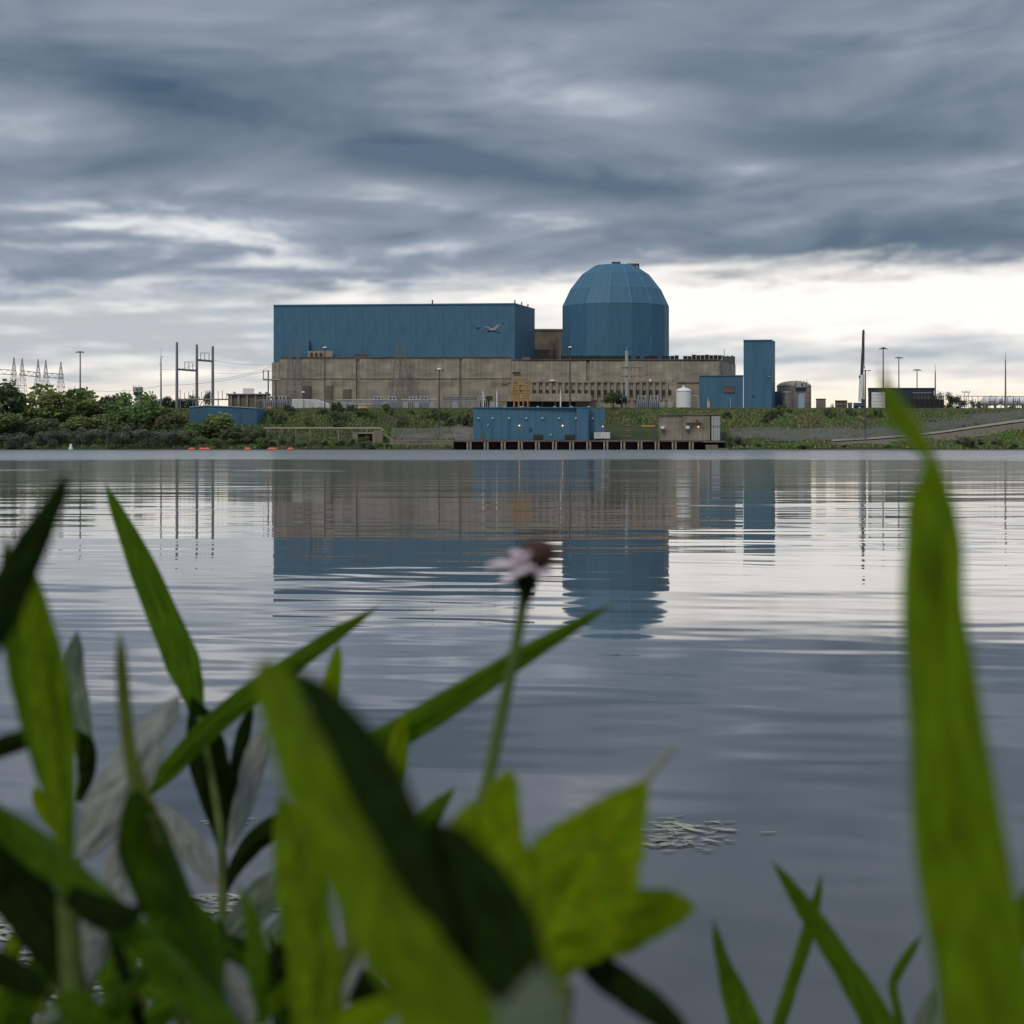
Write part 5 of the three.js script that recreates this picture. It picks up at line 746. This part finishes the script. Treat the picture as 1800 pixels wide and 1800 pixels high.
function stem(parent, pts, r0, r1, mat = LM.stem, name = 'stem') {
  const P = pts.map(([a, b, d]) => at(a, b, d)), last = P[P.length - 1]; const foot = V3(last.x * 1.03 + 0.01, ground(last.x, last.z) - 0.03, last.z - 0.02); if (foot.y < last.y - 0.05) { P.push(last.clone().lerp(foot, 0.5).add(V3(0.008, 0, 0))); P.push(foot); }
  const c = new THREE.CatmullRomCurve3(P), n = 40, m = 8, v = [], col = [], idx = [];
  for (let i = 0; i <= n; i++) { const f = i / n, p = c.getPoint(f), T = c.getTangent(f), A = T.clone().cross(V3(0, 0, 1)).normalize(), B = T.clone().cross(A), r = lerp(r0, r1, f) * (1 + 0.06 * n2(f * 14, 3)); for (let j = 0; j < m; j++) { const a = j / m * 6.2832, q = p.clone().addScaledVector(A, Math.cos(a) * r).addScaledVector(B, Math.sin(a) * r); v.push(q.x, q.y, q.z); const t = 0.9 + 0.2 * n2(f * 20, j); col.push(t, t, t); } }
  for (let i = 0; i < n; i++) for (let j = 0; j < m; j++) { const a = i * m + j, b = i * m + (j + 1) % m; idx.push(a, b, a + m, b, b + m, a + m); }
  const g = new THREE.BufferGeometry(); g.setAttribute('position', new THREE.Float32BufferAttribute(v, 3)); g.setAttribute('color', new THREE.Float32BufferAttribute(col, 3)); g.setIndex(idx); g.computeVertexNormals(); return part(name, g, mat, parent);
}
const grow = (name, label) => thing(name, label, 'plant');
{ // the tall blade at right
  const d = 0.40, t = grow('reed_blade', 'single tall broad green blade with twisted tip rising along the right side');
  leaf(t, 'leaf', [[1548, 632, 0.3854, 0], [1555, 672, 0.3838, 16.45], [1573, 722, 0.3805, 41.13], [1604, 766, 0.3731, 34.96], [1629, 800, 0.369, 22.62], [1636, 836, 0.3665, 45.24], [1632, 885, 0.3641, 90.48], [1633, 960, 0.3583, 106.9], [1635, 1080, 0.3526, 115.1], [1647, 1240, 0.3444, 133.7], [1668, 1400, 0.3362, 152.2], [1690, 1560, 0.3321, 164.5], [1714, 1720, 0.328, 172.8], [1744, 1950, 0.3239, 169.7]], LM.blade, { fold: 0.55, roll: -0.2, n: 90, m: 14, wave: 0.12, blotch: 0.26 });
  stem(t, [[1752, 1940, 0.324], [1775, 2300, 0.33]], 0.008, 0.007, LM.green);
}
{ // centre: broad leaves
  const t = grow('broad_leaf_plant', 'large blurred plant at centre with one huge folded leaf and yellow-green lobed leaves');
  leaf(t, 'leaf', [[466, 1160, 0.344, 30], [480, 1189, 0.3397, 74], [506, 1255, 0.3311, 88], [545, 1345, 0.3182, 108], [592, 1440, 0.3096, 122], [645, 1540, 0.301, 134], [700, 1640, 0.2924, 142], [758, 1730, 0.2881, 150], [850, 1870, 0.2795, 150], [920, 2000, 0.2752, 120]], LM.mid, { fold: 0.3, roll: 0.3, n: 60, blotch: 0.2 });
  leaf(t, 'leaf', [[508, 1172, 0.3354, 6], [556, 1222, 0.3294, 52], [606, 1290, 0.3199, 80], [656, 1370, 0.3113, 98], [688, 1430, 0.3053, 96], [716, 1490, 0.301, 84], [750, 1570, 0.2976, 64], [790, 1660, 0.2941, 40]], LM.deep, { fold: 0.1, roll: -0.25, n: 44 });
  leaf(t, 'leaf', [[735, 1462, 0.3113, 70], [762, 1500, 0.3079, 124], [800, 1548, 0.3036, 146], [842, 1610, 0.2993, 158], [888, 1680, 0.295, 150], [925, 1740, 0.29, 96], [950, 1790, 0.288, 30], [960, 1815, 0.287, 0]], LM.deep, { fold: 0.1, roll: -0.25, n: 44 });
  leaf(t, 'leaf', [[945, 1730, 0.46, 70], [962, 1660, 0.46, 180], [992, 1590, 0.465, 232], [1030, 1525, 0.47, 205], [1072, 1462, 0.475, 142], [1108, 1412, 0.48, 72], [1128, 1386, 0.481, 30], [1144, 1366, 0.482, 0]], LM.bright, { fold: 0.16, roll: 0.15, n: 60, serrate: 0.1 });
  leaf(t, 'leaf', [[985, 1700, 0.47, 40], [1040, 1650, 0.475, 92], [1100, 1622, 0.48, 100], [1160, 1602, 0.485, 80], [1205, 1598, 0.488, 42], [1226, 1600, 0.49, 0]], LM.bright, { fold: 0.1, roll: -0.15, serrate: 0.08 });
  leaf(t, 'leaf', [[905, 1690, 0.46, 60], [880, 1580, 0.465, 130], [868, 1490, 0.47, 116], [878, 1420, 0.474, 74], [890, 1375, 0.476, 46], [895, 1352, 0.477, 14]], LM.bright, { fold: 0.1, roll: 0.1, serrate: 0.08 });
  leaf(t, 'leaf', [[850, 1620, 0.465, 40], [812, 1530, 0.468, 76], [812, 1470, 0.47, 60], [826, 1420, 0.472, 22], [832, 1400, 0.473, 0]], LM.bright, { fold: 0.1, roll: 0.1 });
  leaf(t, 'leaf', [[760, 1920, 0.33, 110], [770, 1800, 0.335, 150], [742, 1700, 0.34, 120], [715, 1620, 0.345, 60], [700, 1560, 0.35, 0]], LM.bright, { fold: 0.2, roll: 0.1 });
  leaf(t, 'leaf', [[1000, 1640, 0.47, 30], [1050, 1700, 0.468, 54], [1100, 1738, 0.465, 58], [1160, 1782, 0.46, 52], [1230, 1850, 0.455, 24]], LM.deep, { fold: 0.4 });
  leaf(t, 'silver_leaf', [[1128, 1380, 0.56, 14], [1150, 1352, 0.56, 20], [1175, 1322, 0.56, 14], [1194, 1304, 0.56, 0]], LM.silver);
  leaf(t, 'silver_leaf', [[900, 1930, 0.27, 120], [930, 1830, 0.272, 130], [945, 1750, 0.275, 90], [948, 1690, 0.277, 0]], LM.sage, { fold: 0.2 });  // last one: pale leaf added for the light on the dark leaf's lower end
  stem(t, [[905, 1700, 0.45], [940, 1850, 0.43], [960, 2200, 0.42]], 0.0035, 0.005, LM.olive); stem(t, [[990, 1740, 0.46], [975, 1900, 0.43], [960, 2200, 0.42]], 0.003, 0.005, LM.olive);
}
{ // flower
  const t = grow('wild_flower', 'single pink-white wild flower with a dark brown centre on a thin stem'), d = 0.62;
  stem(t, [[922, 1040, d], [915, 1090, d], [900, 1170, d - 0.005], [880, 1265, d - 0.01], [858, 1370, d - 0.02], [838, 1450, d - 0.03], [812, 1600, d - 0.05], [790, 1850, d - 0.06]], 0.0019, 0.0026, LM.stem);
  const h = at(925, 1020, d), s = d / F, cone = new THREE.LatheGeometry([[0, -44], [7, -40], [11, -26], [19, -6], [31, 14], [31, 22], [0, 24]].map(([a, b]) => new THREE.Vector2(a * s, b * s)), 20).translate(h.x, h.y, h.z); cone.setAttribute('color', new THREE.Float32BufferAttribute(new Float32Array(cone.attributes.position.count * 3).fill(1), 3)); part('sepal_cup', cone, LM.deep, t);
  const petalMat = new THREE.MeshPhysicalMaterial({ color: new THREE.Color().setRGB(0.88, 0.74, 0.79), roughness: 0.9, transmission: 0.3, thickness: 0, side: THREE.DoubleSide }), R = rng(8);
  const petal = new THREE.SphereGeometry(1, 10, 8);
  for (let k = 0; k < 13; k++) { const a = k / 13 * 6.283, L = (Math.cos(a) < -0.4 ? 34 : 19) * s, w = 11 * s, g = petal.clone().scale(L, 5 * s, w).translate(L * 0.8 + 13 * s, 0, 0).rotateZ(0.10 - 0.40 * R() - (Math.cos(a) > 0.3 ? 0.12 : 0)).rotateY(-a + 0.15 * R()).translate(h.x + 2 * s, h.y + (20 + 9 * R()) * s, h.z); part('petal', g, petalMat, t); }
  for (let k = 0; k < 9; k++) { const a = k / 9 * 6.283, g = petal.clone().scale(19 * s, 5 * s, 12 * s).rotateZ(0.9).rotateY(-a).translate(h.x + Math.cos(a) * 17 * s, h.y + 38 * s, h.z + Math.sin(a) * 17 * s); part('petal', g, petalMat, t); }
  const disc = []; for (let k = 0; k < 120; k++) { const f = Math.sqrt(k / 120), a = k * 2.39996; disc.push(new THREE.IcosahedronGeometry(3.6 * s, 0).translate(h.x + (20 + Math.cos(a) * f * 30) * s, h.y + (58 + 26 * Math.sqrt(1 - f * f) - 16) * s, h.z + Math.sin(a) * f * 27 * s)); }
  disc.push(new THREE.SphereGeometry(30 * s, 16, 10).scale(0.95, 0.92, 1).translate(h.x + 20 * s, h.y + 47 * s, h.z)); part('flower_centre', disc, std(0.055, 0.024, 0.016, 0.9), t);
}
{ // lance shoots between
  const t = grow('lance_leaf_shoot', 'shoot behind the big folded leaf whose long lance leaf crosses the flower stem');
  leaf(t, 'leaf', [[560, 1365, 0.86, 24], [640, 1322, 0.86, 48], [740, 1266, 0.85, 51.2], [830, 1210, 0.845, 44.8], [910, 1160, 0.84, 35.2], [990, 1112, 0.835, 24], [1045, 1080, 0.83, 12.8], [1082, 1060, 0.83, 0]], LM.green, { fold: 0.3 });
  leaf(t, 'leaf', [[570, 1330, 0.85, 16], [575, 1260, 0.855, 34], [585, 1190, 0.86, 30], [592, 1150, 0.86, 16], [594, 1125, 0.86, 0]], LM.bright, { fold: 0.3 });
  leaf(t, 'leaf', [[690, 1420, 0.84, 20], [696, 1350, 0.84, 38], [704, 1290, 0.845, 30], [710, 1262, 0.845, 14], [713, 1246, 0.845, 0]], LM.bright, { fold: 0.3 });
  leaf(t, 'leaf', [[705, 1500, 0.8, 30], [735, 1462, 0.8, 44], [768, 1420, 0.8, 30], [790, 1396, 0.8, 12], [802, 1382, 0.8, 0]], LM.green, { fold: 0.3 });
  stem(t, [[566, 1368, 0.86], [600, 1500, 0.83], [640, 1900, 0.78]], 0.003, 0.004, LM.stem); stem(t, [[692, 1425, 0.84], [670, 1600, 0.82], [640, 1900, 0.78]], 0.0025, 0.004, LM.stem);
}
{ // low leaves under the big folded leaf
  const t = grow('low_leaf_plant', 'upright pale green leaves in the bottom centre left of the big folded leaf');
  leaf(t, 'leaf', [[490, 1400, 0.5, 6], [502, 1440, 0.5, 46], [520, 1520, 0.49, 84], [540, 1620, 0.48, 92], [555, 1720, 0.47, 96], [560, 1850, 0.46, 90]], LM.mid, { fold: 0.5, blotch: 0.3 });
  leaf(t, 'leaf', [[648, 1612, 0.55, 0], [628, 1650, 0.55, 26], [598, 1710, 0.545, 32], [570, 1770, 0.54, 34], [545, 1860, 0.53, 30]], LM.olive, { fold: 0.4 });
  leaf(t, 'silver_leaf', [[655, 1640, 0.57, 0], [630, 1690, 0.57, 22], [600, 1750, 0.565, 26], [575, 1830, 0.56, 24]], LM.silver, { fold: 0.4 });
  leaf(t, 'leaf', [[715, 1738, 0.42, 0], [690, 1762, 0.42, 34], [650, 1790, 0.42, 64], [600, 1830, 0.42, 80], [540, 1900, 0.42, 70]], LM.bright, { fold: 0.2 });
  leaf(t, 'silver_leaf', [[735, 1600, 0.5, 0], [732, 1640, 0.5, 26], [728, 1690, 0.5, 26], [722, 1730, 0.5, 6]], LM.sage, { fold: 0.3 });
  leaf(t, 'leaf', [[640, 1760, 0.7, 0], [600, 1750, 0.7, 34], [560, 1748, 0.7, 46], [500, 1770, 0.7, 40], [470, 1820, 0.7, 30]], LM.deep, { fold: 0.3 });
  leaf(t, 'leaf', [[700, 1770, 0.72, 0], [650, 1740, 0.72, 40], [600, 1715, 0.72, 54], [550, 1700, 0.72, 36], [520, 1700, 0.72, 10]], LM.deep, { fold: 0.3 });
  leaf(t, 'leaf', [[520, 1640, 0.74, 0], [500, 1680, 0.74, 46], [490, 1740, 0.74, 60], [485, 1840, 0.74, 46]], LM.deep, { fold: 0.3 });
  stem(t, [[560, 1840, 0.46], [575, 2000, 0.48], [580, 2300, 0.5]], 0.004, 0.004, LM.olive);
}
{ // left: willowy shoot with long lance leaves
  const t = grow('willow_shoot', 'upright willow-like shoot at left with long lance leaves and pale leaf backs');
  leaf(t, 'leaf', [[184, 846, 1.25, 0], [200, 885, 1.24, 20.02], [228, 945, 1.22, 38.22], [258, 1015, 1.2, 49.14], [290, 1090, 1.18, 56.42], [318, 1158, 1.16, 60.06], [335, 1205, 1.15, 43.68], [345, 1245, 1.14, 30.94], [356, 1300, 1.13, 27.3]], LM.green, { fold: 0.35, n: 44 });
  leaf(t, 'leaf', [[338, 1228, 1.02, 9.28], [352, 1266, 1.02, 48.72], [366, 1330, 1.02, 69.6], [378, 1400, 1.02, 55.68], [388, 1470, 1.02, 25.52], [391, 1510, 1.02, 11.6]], LM.deep, { fold: 0.45 });
  leaf(t, 'leaf', [[235, 1412, 0.98, 14.96], [290, 1360, 0.99, 34.41], [350, 1298, 1.0, 40.39], [430, 1228, 1.0, 41.89], [510, 1172, 1.0, 35.9], [580, 1122, 1.01, 26.93], [635, 1086, 1.01, 13.46], [672, 1062, 1.01, 0]], LM.green, { fold: 0.3, n: 44 });
  leaf(t, 'silver_leaf', [[405, 1492, 1.05, 8], [415, 1450, 1.05, 34], [430, 1390, 1.05, 48], [452, 1320, 1.05, 42], [468, 1285, 1.05, 16], [474, 1272, 1.05, 0]], LM.silver, { fold: 0.3 });
  leaf(t, 'leaf', [[400, 1440, 1.05, 8], [412, 1360, 1.05, 20], [428, 1290, 1.05, 26], [440, 1250, 1.05, 12], [444, 1236, 1.05, 0]], LM.deep, { fold: 0.3 });
  leaf(t, 'silver_leaf', [[262, 1402, 1.1, 0], [285, 1430, 1.1, 34], [320, 1470, 1.1, 48], [352, 1512, 1.1, 44], [378, 1556, 1.1, 16]], LM.silver, { fold: 0.3 });
  leaf(t, 'leaf', [[398, 1568, 1.0, 8], [412, 1530, 1.0, 24], [440, 1488, 1.0, 38], [478, 1455, 1.0, 38], [520, 1430, 1.0, 18]], LM.deep, { fold: 0.4 });
  leaf(t, 'silver_leaf', [[396, 1668, 0.95, 10], [420, 1625, 0.95, 52], [455, 1585, 0.95, 64], [490, 1550, 0.95, 50], [525, 1520, 0.95, 16]], LM.sage, { fold: 0.2 });
  leaf(t, 'leaf', [[386, 1620, 0.95, 6], [400, 1668, 0.95, 42], [424, 1704, 0.95, 44], [445, 1726, 0.95, 14]], LM.deep, { fold: 0.3 });
  stem(t, [[352, 1260, 1.02], [378, 1400, 1.01], [389, 1480, 1.0], [392, 1560, 1.0], [388, 1650, 0.98], [380, 1760, 0.97], [372, 1950, 0.96]], 0.0022, 0.004, LM.stem);
}
{
  const t = grow('pale_backed_shoot', 'shoot at left whose broad silvery leaf backs face the camera behind green leaves');
  leaf(t, 'silver_leaf', [[318, 1218, 0.92, 0], [296, 1252, 0.92, 40.8], [262, 1300, 0.91, 69.7], [226, 1360, 0.905, 88.4], [188, 1430, 0.9, 85], [152, 1492, 0.9, 42.5], [136, 1516, 0.9, 0]], LM.silver, { fold: 0.28 });
  leaf(t, 'sage_leaf', [[137, 1104, 1.0, 0], [132, 1140, 1.0, 28], [130, 1190, 1.0, 38], [136, 1240, 0.99, 42], [148, 1320, 0.98, 36]], LM.sage, { fold: 0.25 });
  leaf(t, 'leaf', [[211, 1112, 0.62, 4], [213, 1160, 0.62, 20], [219, 1240, 0.62, 24], [228, 1320, 0.615, 24], [246, 1390, 0.61, 34], [262, 1440, 0.605, 40]], LM.olive, { fold: 0.4 });
  leaf(t, 'leaf', [[236, 1392, 0.6, 25.5], [250, 1440, 0.6, 71.4], [274, 1510, 0.6, 98.6], [304, 1590, 0.595, 88.4], [335, 1660, 0.59, 61.2], [380, 1760, 0.585, 42.5], [420, 1860, 0.58, 25.5]], LM.dim, { fold: 0.6, roll: 0.25 });
  leaf(t, 'silver_leaf', [[210, 1470, 0.8, 0], [200, 1510, 0.8, 30], [206, 1560, 0.8, 44], [226, 1600, 0.8, 20]], LM.silver, { fold: 0.3 });
  leaf(t, 'leaf', [[130, 1285, 0.85, 13], [150, 1310, 0.85, 32.5], [152, 1360, 0.85, 29.9], [140, 1410, 0.85, 13]], LM.deep, { fold: 0.3 });
  stem(t, [[262, 1430, 0.605], [300, 1600, 0.6], [320, 1800, 0.58], [330, 2100, 0.56]], 0.002, 0.003, LM.olive); stem(t, [[136, 1510, 0.9], [140, 1640, 0.88], [160, 1800, 0.86], [180, 2000, 0.84]], 0.002, 0.0035, LM.stem);
}
{
  const t = grow('left_edge_plant', 'tall bright green leaves and a dark slanting leaf at the left edge');
  leaf(t, 'leaf', [[118, 834, 0.46, 7.2], [106, 862, 0.46, 28.8], [84, 905, 0.455, 44.64], [52, 965, 0.45, 60.48], [18, 1032, 0.445, 72], [-20, 1105, 0.44, 79.2], [-70, 1190, 0.435, 64.8]], LM.deep, { fold: 0.3 });
  leaf(t, 'leaf', [[52, 985, 0.56, 7.2], [58, 1040, 0.56, 37.44], [66, 1110, 0.555, 63.36], [82, 1200, 0.55, 77.76], [96, 1290, 0.545, 72], [106, 1380, 0.54, 51.84], [112, 1450, 0.535, 40.32], [116, 1540, 0.53, 28.8]], LM.mid, { fold: 0.55, n: 60, blotch: 0.3 });
  leaf(t, 'leaf', [[8, 932, 0.6, 0], [12, 985, 0.6, 19.5], [18, 1060, 0.6, 33], [32, 1150, 0.595, 45], [52, 1240, 0.59, 48], [76, 1340, 0.58, 37.5], [100, 1440, 0.57, 19.5]], LM.green, { fold: 0.35 });
  leaf(t, 'leaf', [[140, 1272, 0.6, 0], [104, 1282, 0.6, 24], [56, 1296, 0.6, 34], [0, 1314, 0.6, 38], [-60, 1340, 0.6, 30]], LM.deep, { fold: 0.35 });
  leaf(t, 'leaf', [[60, 1378, 0.8, 0], [66, 1400, 0.8, 20], [80, 1430, 0.8, 24], [96, 1460, 0.8, 10]], LM.bright, { fold: 0.3 });
  stem(t, [[116, 1530, 0.53], [125, 1700, 0.52], [130, 2000, 0.5]], 0.0035, 0.004, LM.stem); stem(t, [[-70, 1185, 0.435], [-90, 1500, 0.44], [-95, 2000, 0.45]], 0.004, 0.005, LM.stem); stem(t, [[-60, 1338, 0.6], [-90, 1500, 0.55], [-95, 2000, 0.5]], 0.0025, 0.004, LM.stem);
}
{
  const t = grow('corner_plant', 'out-of-focus plant in the bottom left corner with a long leaf slanting to the bottom edge');
  leaf(t, 'leaf', [[-30, 1410, 0.52, 40.94], [50, 1470, 0.52, 58.48], [130, 1535, 0.5135, 60.82], [215, 1610, 0.507, 58.48], [300, 1690, 0.5005, 60.82], [380, 1780, 0.494, 61.99], [470, 1900, 0.4875, 46.78]], LM.green, { fold: 0.7, roll: 0.35, blotch: 0.25 });
  leaf(t, 'leaf', [[-30, 1480, 0.529, 91], [30, 1560, 0.529, 105], [85, 1650, 0.5232, 84], [130, 1740, 0.5175, 49], [155, 1830, 0.5117, 21]], LM.deep, { fold: 0.3 });
  leaf(t, 'leaf', [[260, 1590, 0.5, 7], [215, 1612, 0.5, 49], [170, 1600, 0.5, 56], [120, 1570, 0.5, 35]], LM.deep, { fold: 0.2 });
  leaf(t, 'silver_leaf', [[132, 1598, 0.6, 20], [150, 1632, 0.6, 56], [158, 1680, 0.6, 44], [152, 1740, 0.6, 12]], LM.silver, { fold: 0.3 }); leaf(t, 'silver_leaf', [[196, 1604, 0.62, 0], [186, 1640, 0.62, 34], [172, 1690, 0.62, 30], [160, 1720, 0.62, 8]], LM.sage, { fold: 0.3 });
  leaf(t, 'leaf', [[112, 1655, 0.55, 10], [84, 1690, 0.55, 54], [50, 1740, 0.55, 60], [14, 1790, 0.55, 54], [-20, 1850, 0.55, 40]], LM.green, { fold: 0.3 });
  leaf(t, 'leaf', [[-30, 1690, 0.5, 60], [20, 1712, 0.5, 56], [60, 1732, 0.5, 44], [92, 1752, 0.5, 0]], LM.deep, { fold: 0.3 });
  leaf(t, 'leaf', [[86, 1762, 0.5, 6], [120, 1764, 0.5, 50], [155, 1792, 0.5, 64], [185, 1850, 0.5, 60]], LM.green, { fold: 0.2 });
  leaf(t, 'silver_leaf', [[400, 1690, 0.6, 10], [420, 1732, 0.6, 56], [442, 1780, 0.6, 70], [455, 1860, 0.6, 50]], LM.silver, { fold: 0.25 });
  stem(t, [[200, 1650, 0.6], [222, 1720, 0.6], [248, 1810, 0.6], [262, 1950, 0.6]], 0.0022, 0.003, LM.deep); stem(t, [[155, 1825, 0.445], [165, 2000, 0.45], [170, 2300, 0.46]], 0.003, 0.004, LM.stem);
}
{ // tangle of thin leaves and dry stalks low at left
  const t = grow('thin_leaf_tangle', 'tangle of thin dark leaves and dry stalks low behind the willow shoot at left');
  const R = rng(202), mats = [LM.dim, LM.green, LM.mid, LM.sage, LM.olive];
  for (let k = 0; k < 40; k++) { const bx = -30 + R() * 600, by = 1790 + R() * 70, L = 110 + R() * 190, a = -1.57 + (R() - 0.5) * 1.9, d = 0.85 + R() * 0.35, w = 16 + R() * 26, cx = Math.cos(a) * L, cy = Math.sin(a) * L, bend = (R() - 0.5) * 60; leaf(t, 'leaf', [[bx, by, d, w * 0.4], [bx + cx * 0.3 + bend * 0.4, by + cy * 0.35, d, w], [bx + cx * 0.65 + bend, by + cy * 0.7, d + 0.01, w * 0.8], [bx + cx + bend * 0.7, by + cy, d + 0.02, 0]], mats[k % 5], { fold: 0.35, roll: (R() - 0.5) * 1.1 }); }
  for (let k = 0; k < 14; k++) { const bx = 20 + R() * 620, by = 1800 + R() * 60, L = 130 + R() * 150, a = -1.57 + (R() - 0.5) * 2.2, d = 0.55 + R() * 0.25, w = 34 + R() * 34, cx = Math.cos(a) * L, cy = Math.sin(a) * L, bend = (R() - 0.5) * 80; leaf(t, 'leaf', [[bx, by, d, w * 0.4], [bx + cx * 0.3 + bend * 0.4, by + cy * 0.35, d, w], [bx + cx * 0.65 + bend, by + cy * 0.7, d + 0.01, w * 0.75], [bx + cx + bend * 0.7, by + cy, d + 0.02, 0]], [LM.dim, LM.green, LM.green, LM.deep, LM.mid][k % 5], { fold: 0.4, roll: (R() - 0.5) * 1.2 }); }
  for (let k = 0; k < 5; k++) { const x = 20 + k * 100 + R() * 60, d = 0.9 + R() * 0.3; stem(t, [[x + (R() - 0.5) * 60, 1600 + R() * 90, d], [x + (R() - 0.5) * 20, 1720, d], [x + 10, 1850, d]], 0.0012, 0.0018, LM.olive, 'stalk'); }
}
const blade = (label, pts, mat, o) => { const t = grow('grass_blade', label); leaf(t, 'leaf', pts, mat, { fold: 0.35, ...o }); const e = pts[pts.length - 1]; stem(t, [[e[0], e[1] - 20, e[2]], [e[0] + 8, e[1] + 150, e[2]]], 0.0022, 0.003, LM.olive); };
blade('short two-toned blade in the bottom edge right of the bright lobed leaf', [[1253, 1612, 0.8, 0], [1262, 1655, 0.8, 18], [1274, 1700, 0.8, 26], [1290, 1745, 0.8, 46], [1312, 1810, 0.79, 58], [1340, 1900, 0.78, 58]], LM.green);
blade('long slanting blade at bottom right crossing an upright thin blade', [[1354, 1510, 0.82, 0], [1380, 1545, 0.82, 18], [1412, 1592, 0.82, 32], [1436, 1625, 0.82, 38], [1472, 1680, 0.815, 42], [1510, 1740, 0.81, 50], [1550, 1810, 0.8, 58], [1590, 1890, 0.79, 56]], LM.green);
blade('upright thin blade crossed by the long slanting blade at bottom right', [[1445, 1530, 0.86, 0], [1437, 1575, 0.86, 15], [1420, 1640, 0.86, 24], [1398, 1710, 0.855, 24], [1376, 1780, 0.85, 24], [1350, 1870, 0.84, 24]], LM.green);
blade('small curled blade just left of the tall broad blade at right', [[1624, 1638, 0.85, 0], [1604, 1668, 0.85, 14], [1582, 1702, 0.85, 18], [1570, 1730, 0.85, 16], [1576, 1770, 0.845, 16], [1592, 1840, 0.84, 16]], LM.green);
blade('short pale grey blade at the foot of the tall broad blade', [[1642, 1732, 0.78, 0], [1634, 1765, 0.78, 24], [1622, 1810, 0.78, 34], [1615, 1880, 0.78, 34]], LM.sage);
blade('blurred dark green blade at the right edge beside the tall broad blade', [[1830, 1560, 0.45, 40], [1800, 1620, 0.45, 48], [1782, 1670, 0.45, 40], [1768, 1730, 0.45, 30], [1762, 1850, 0.45, 30]], LM.green);


renderer.render(scene, camera);
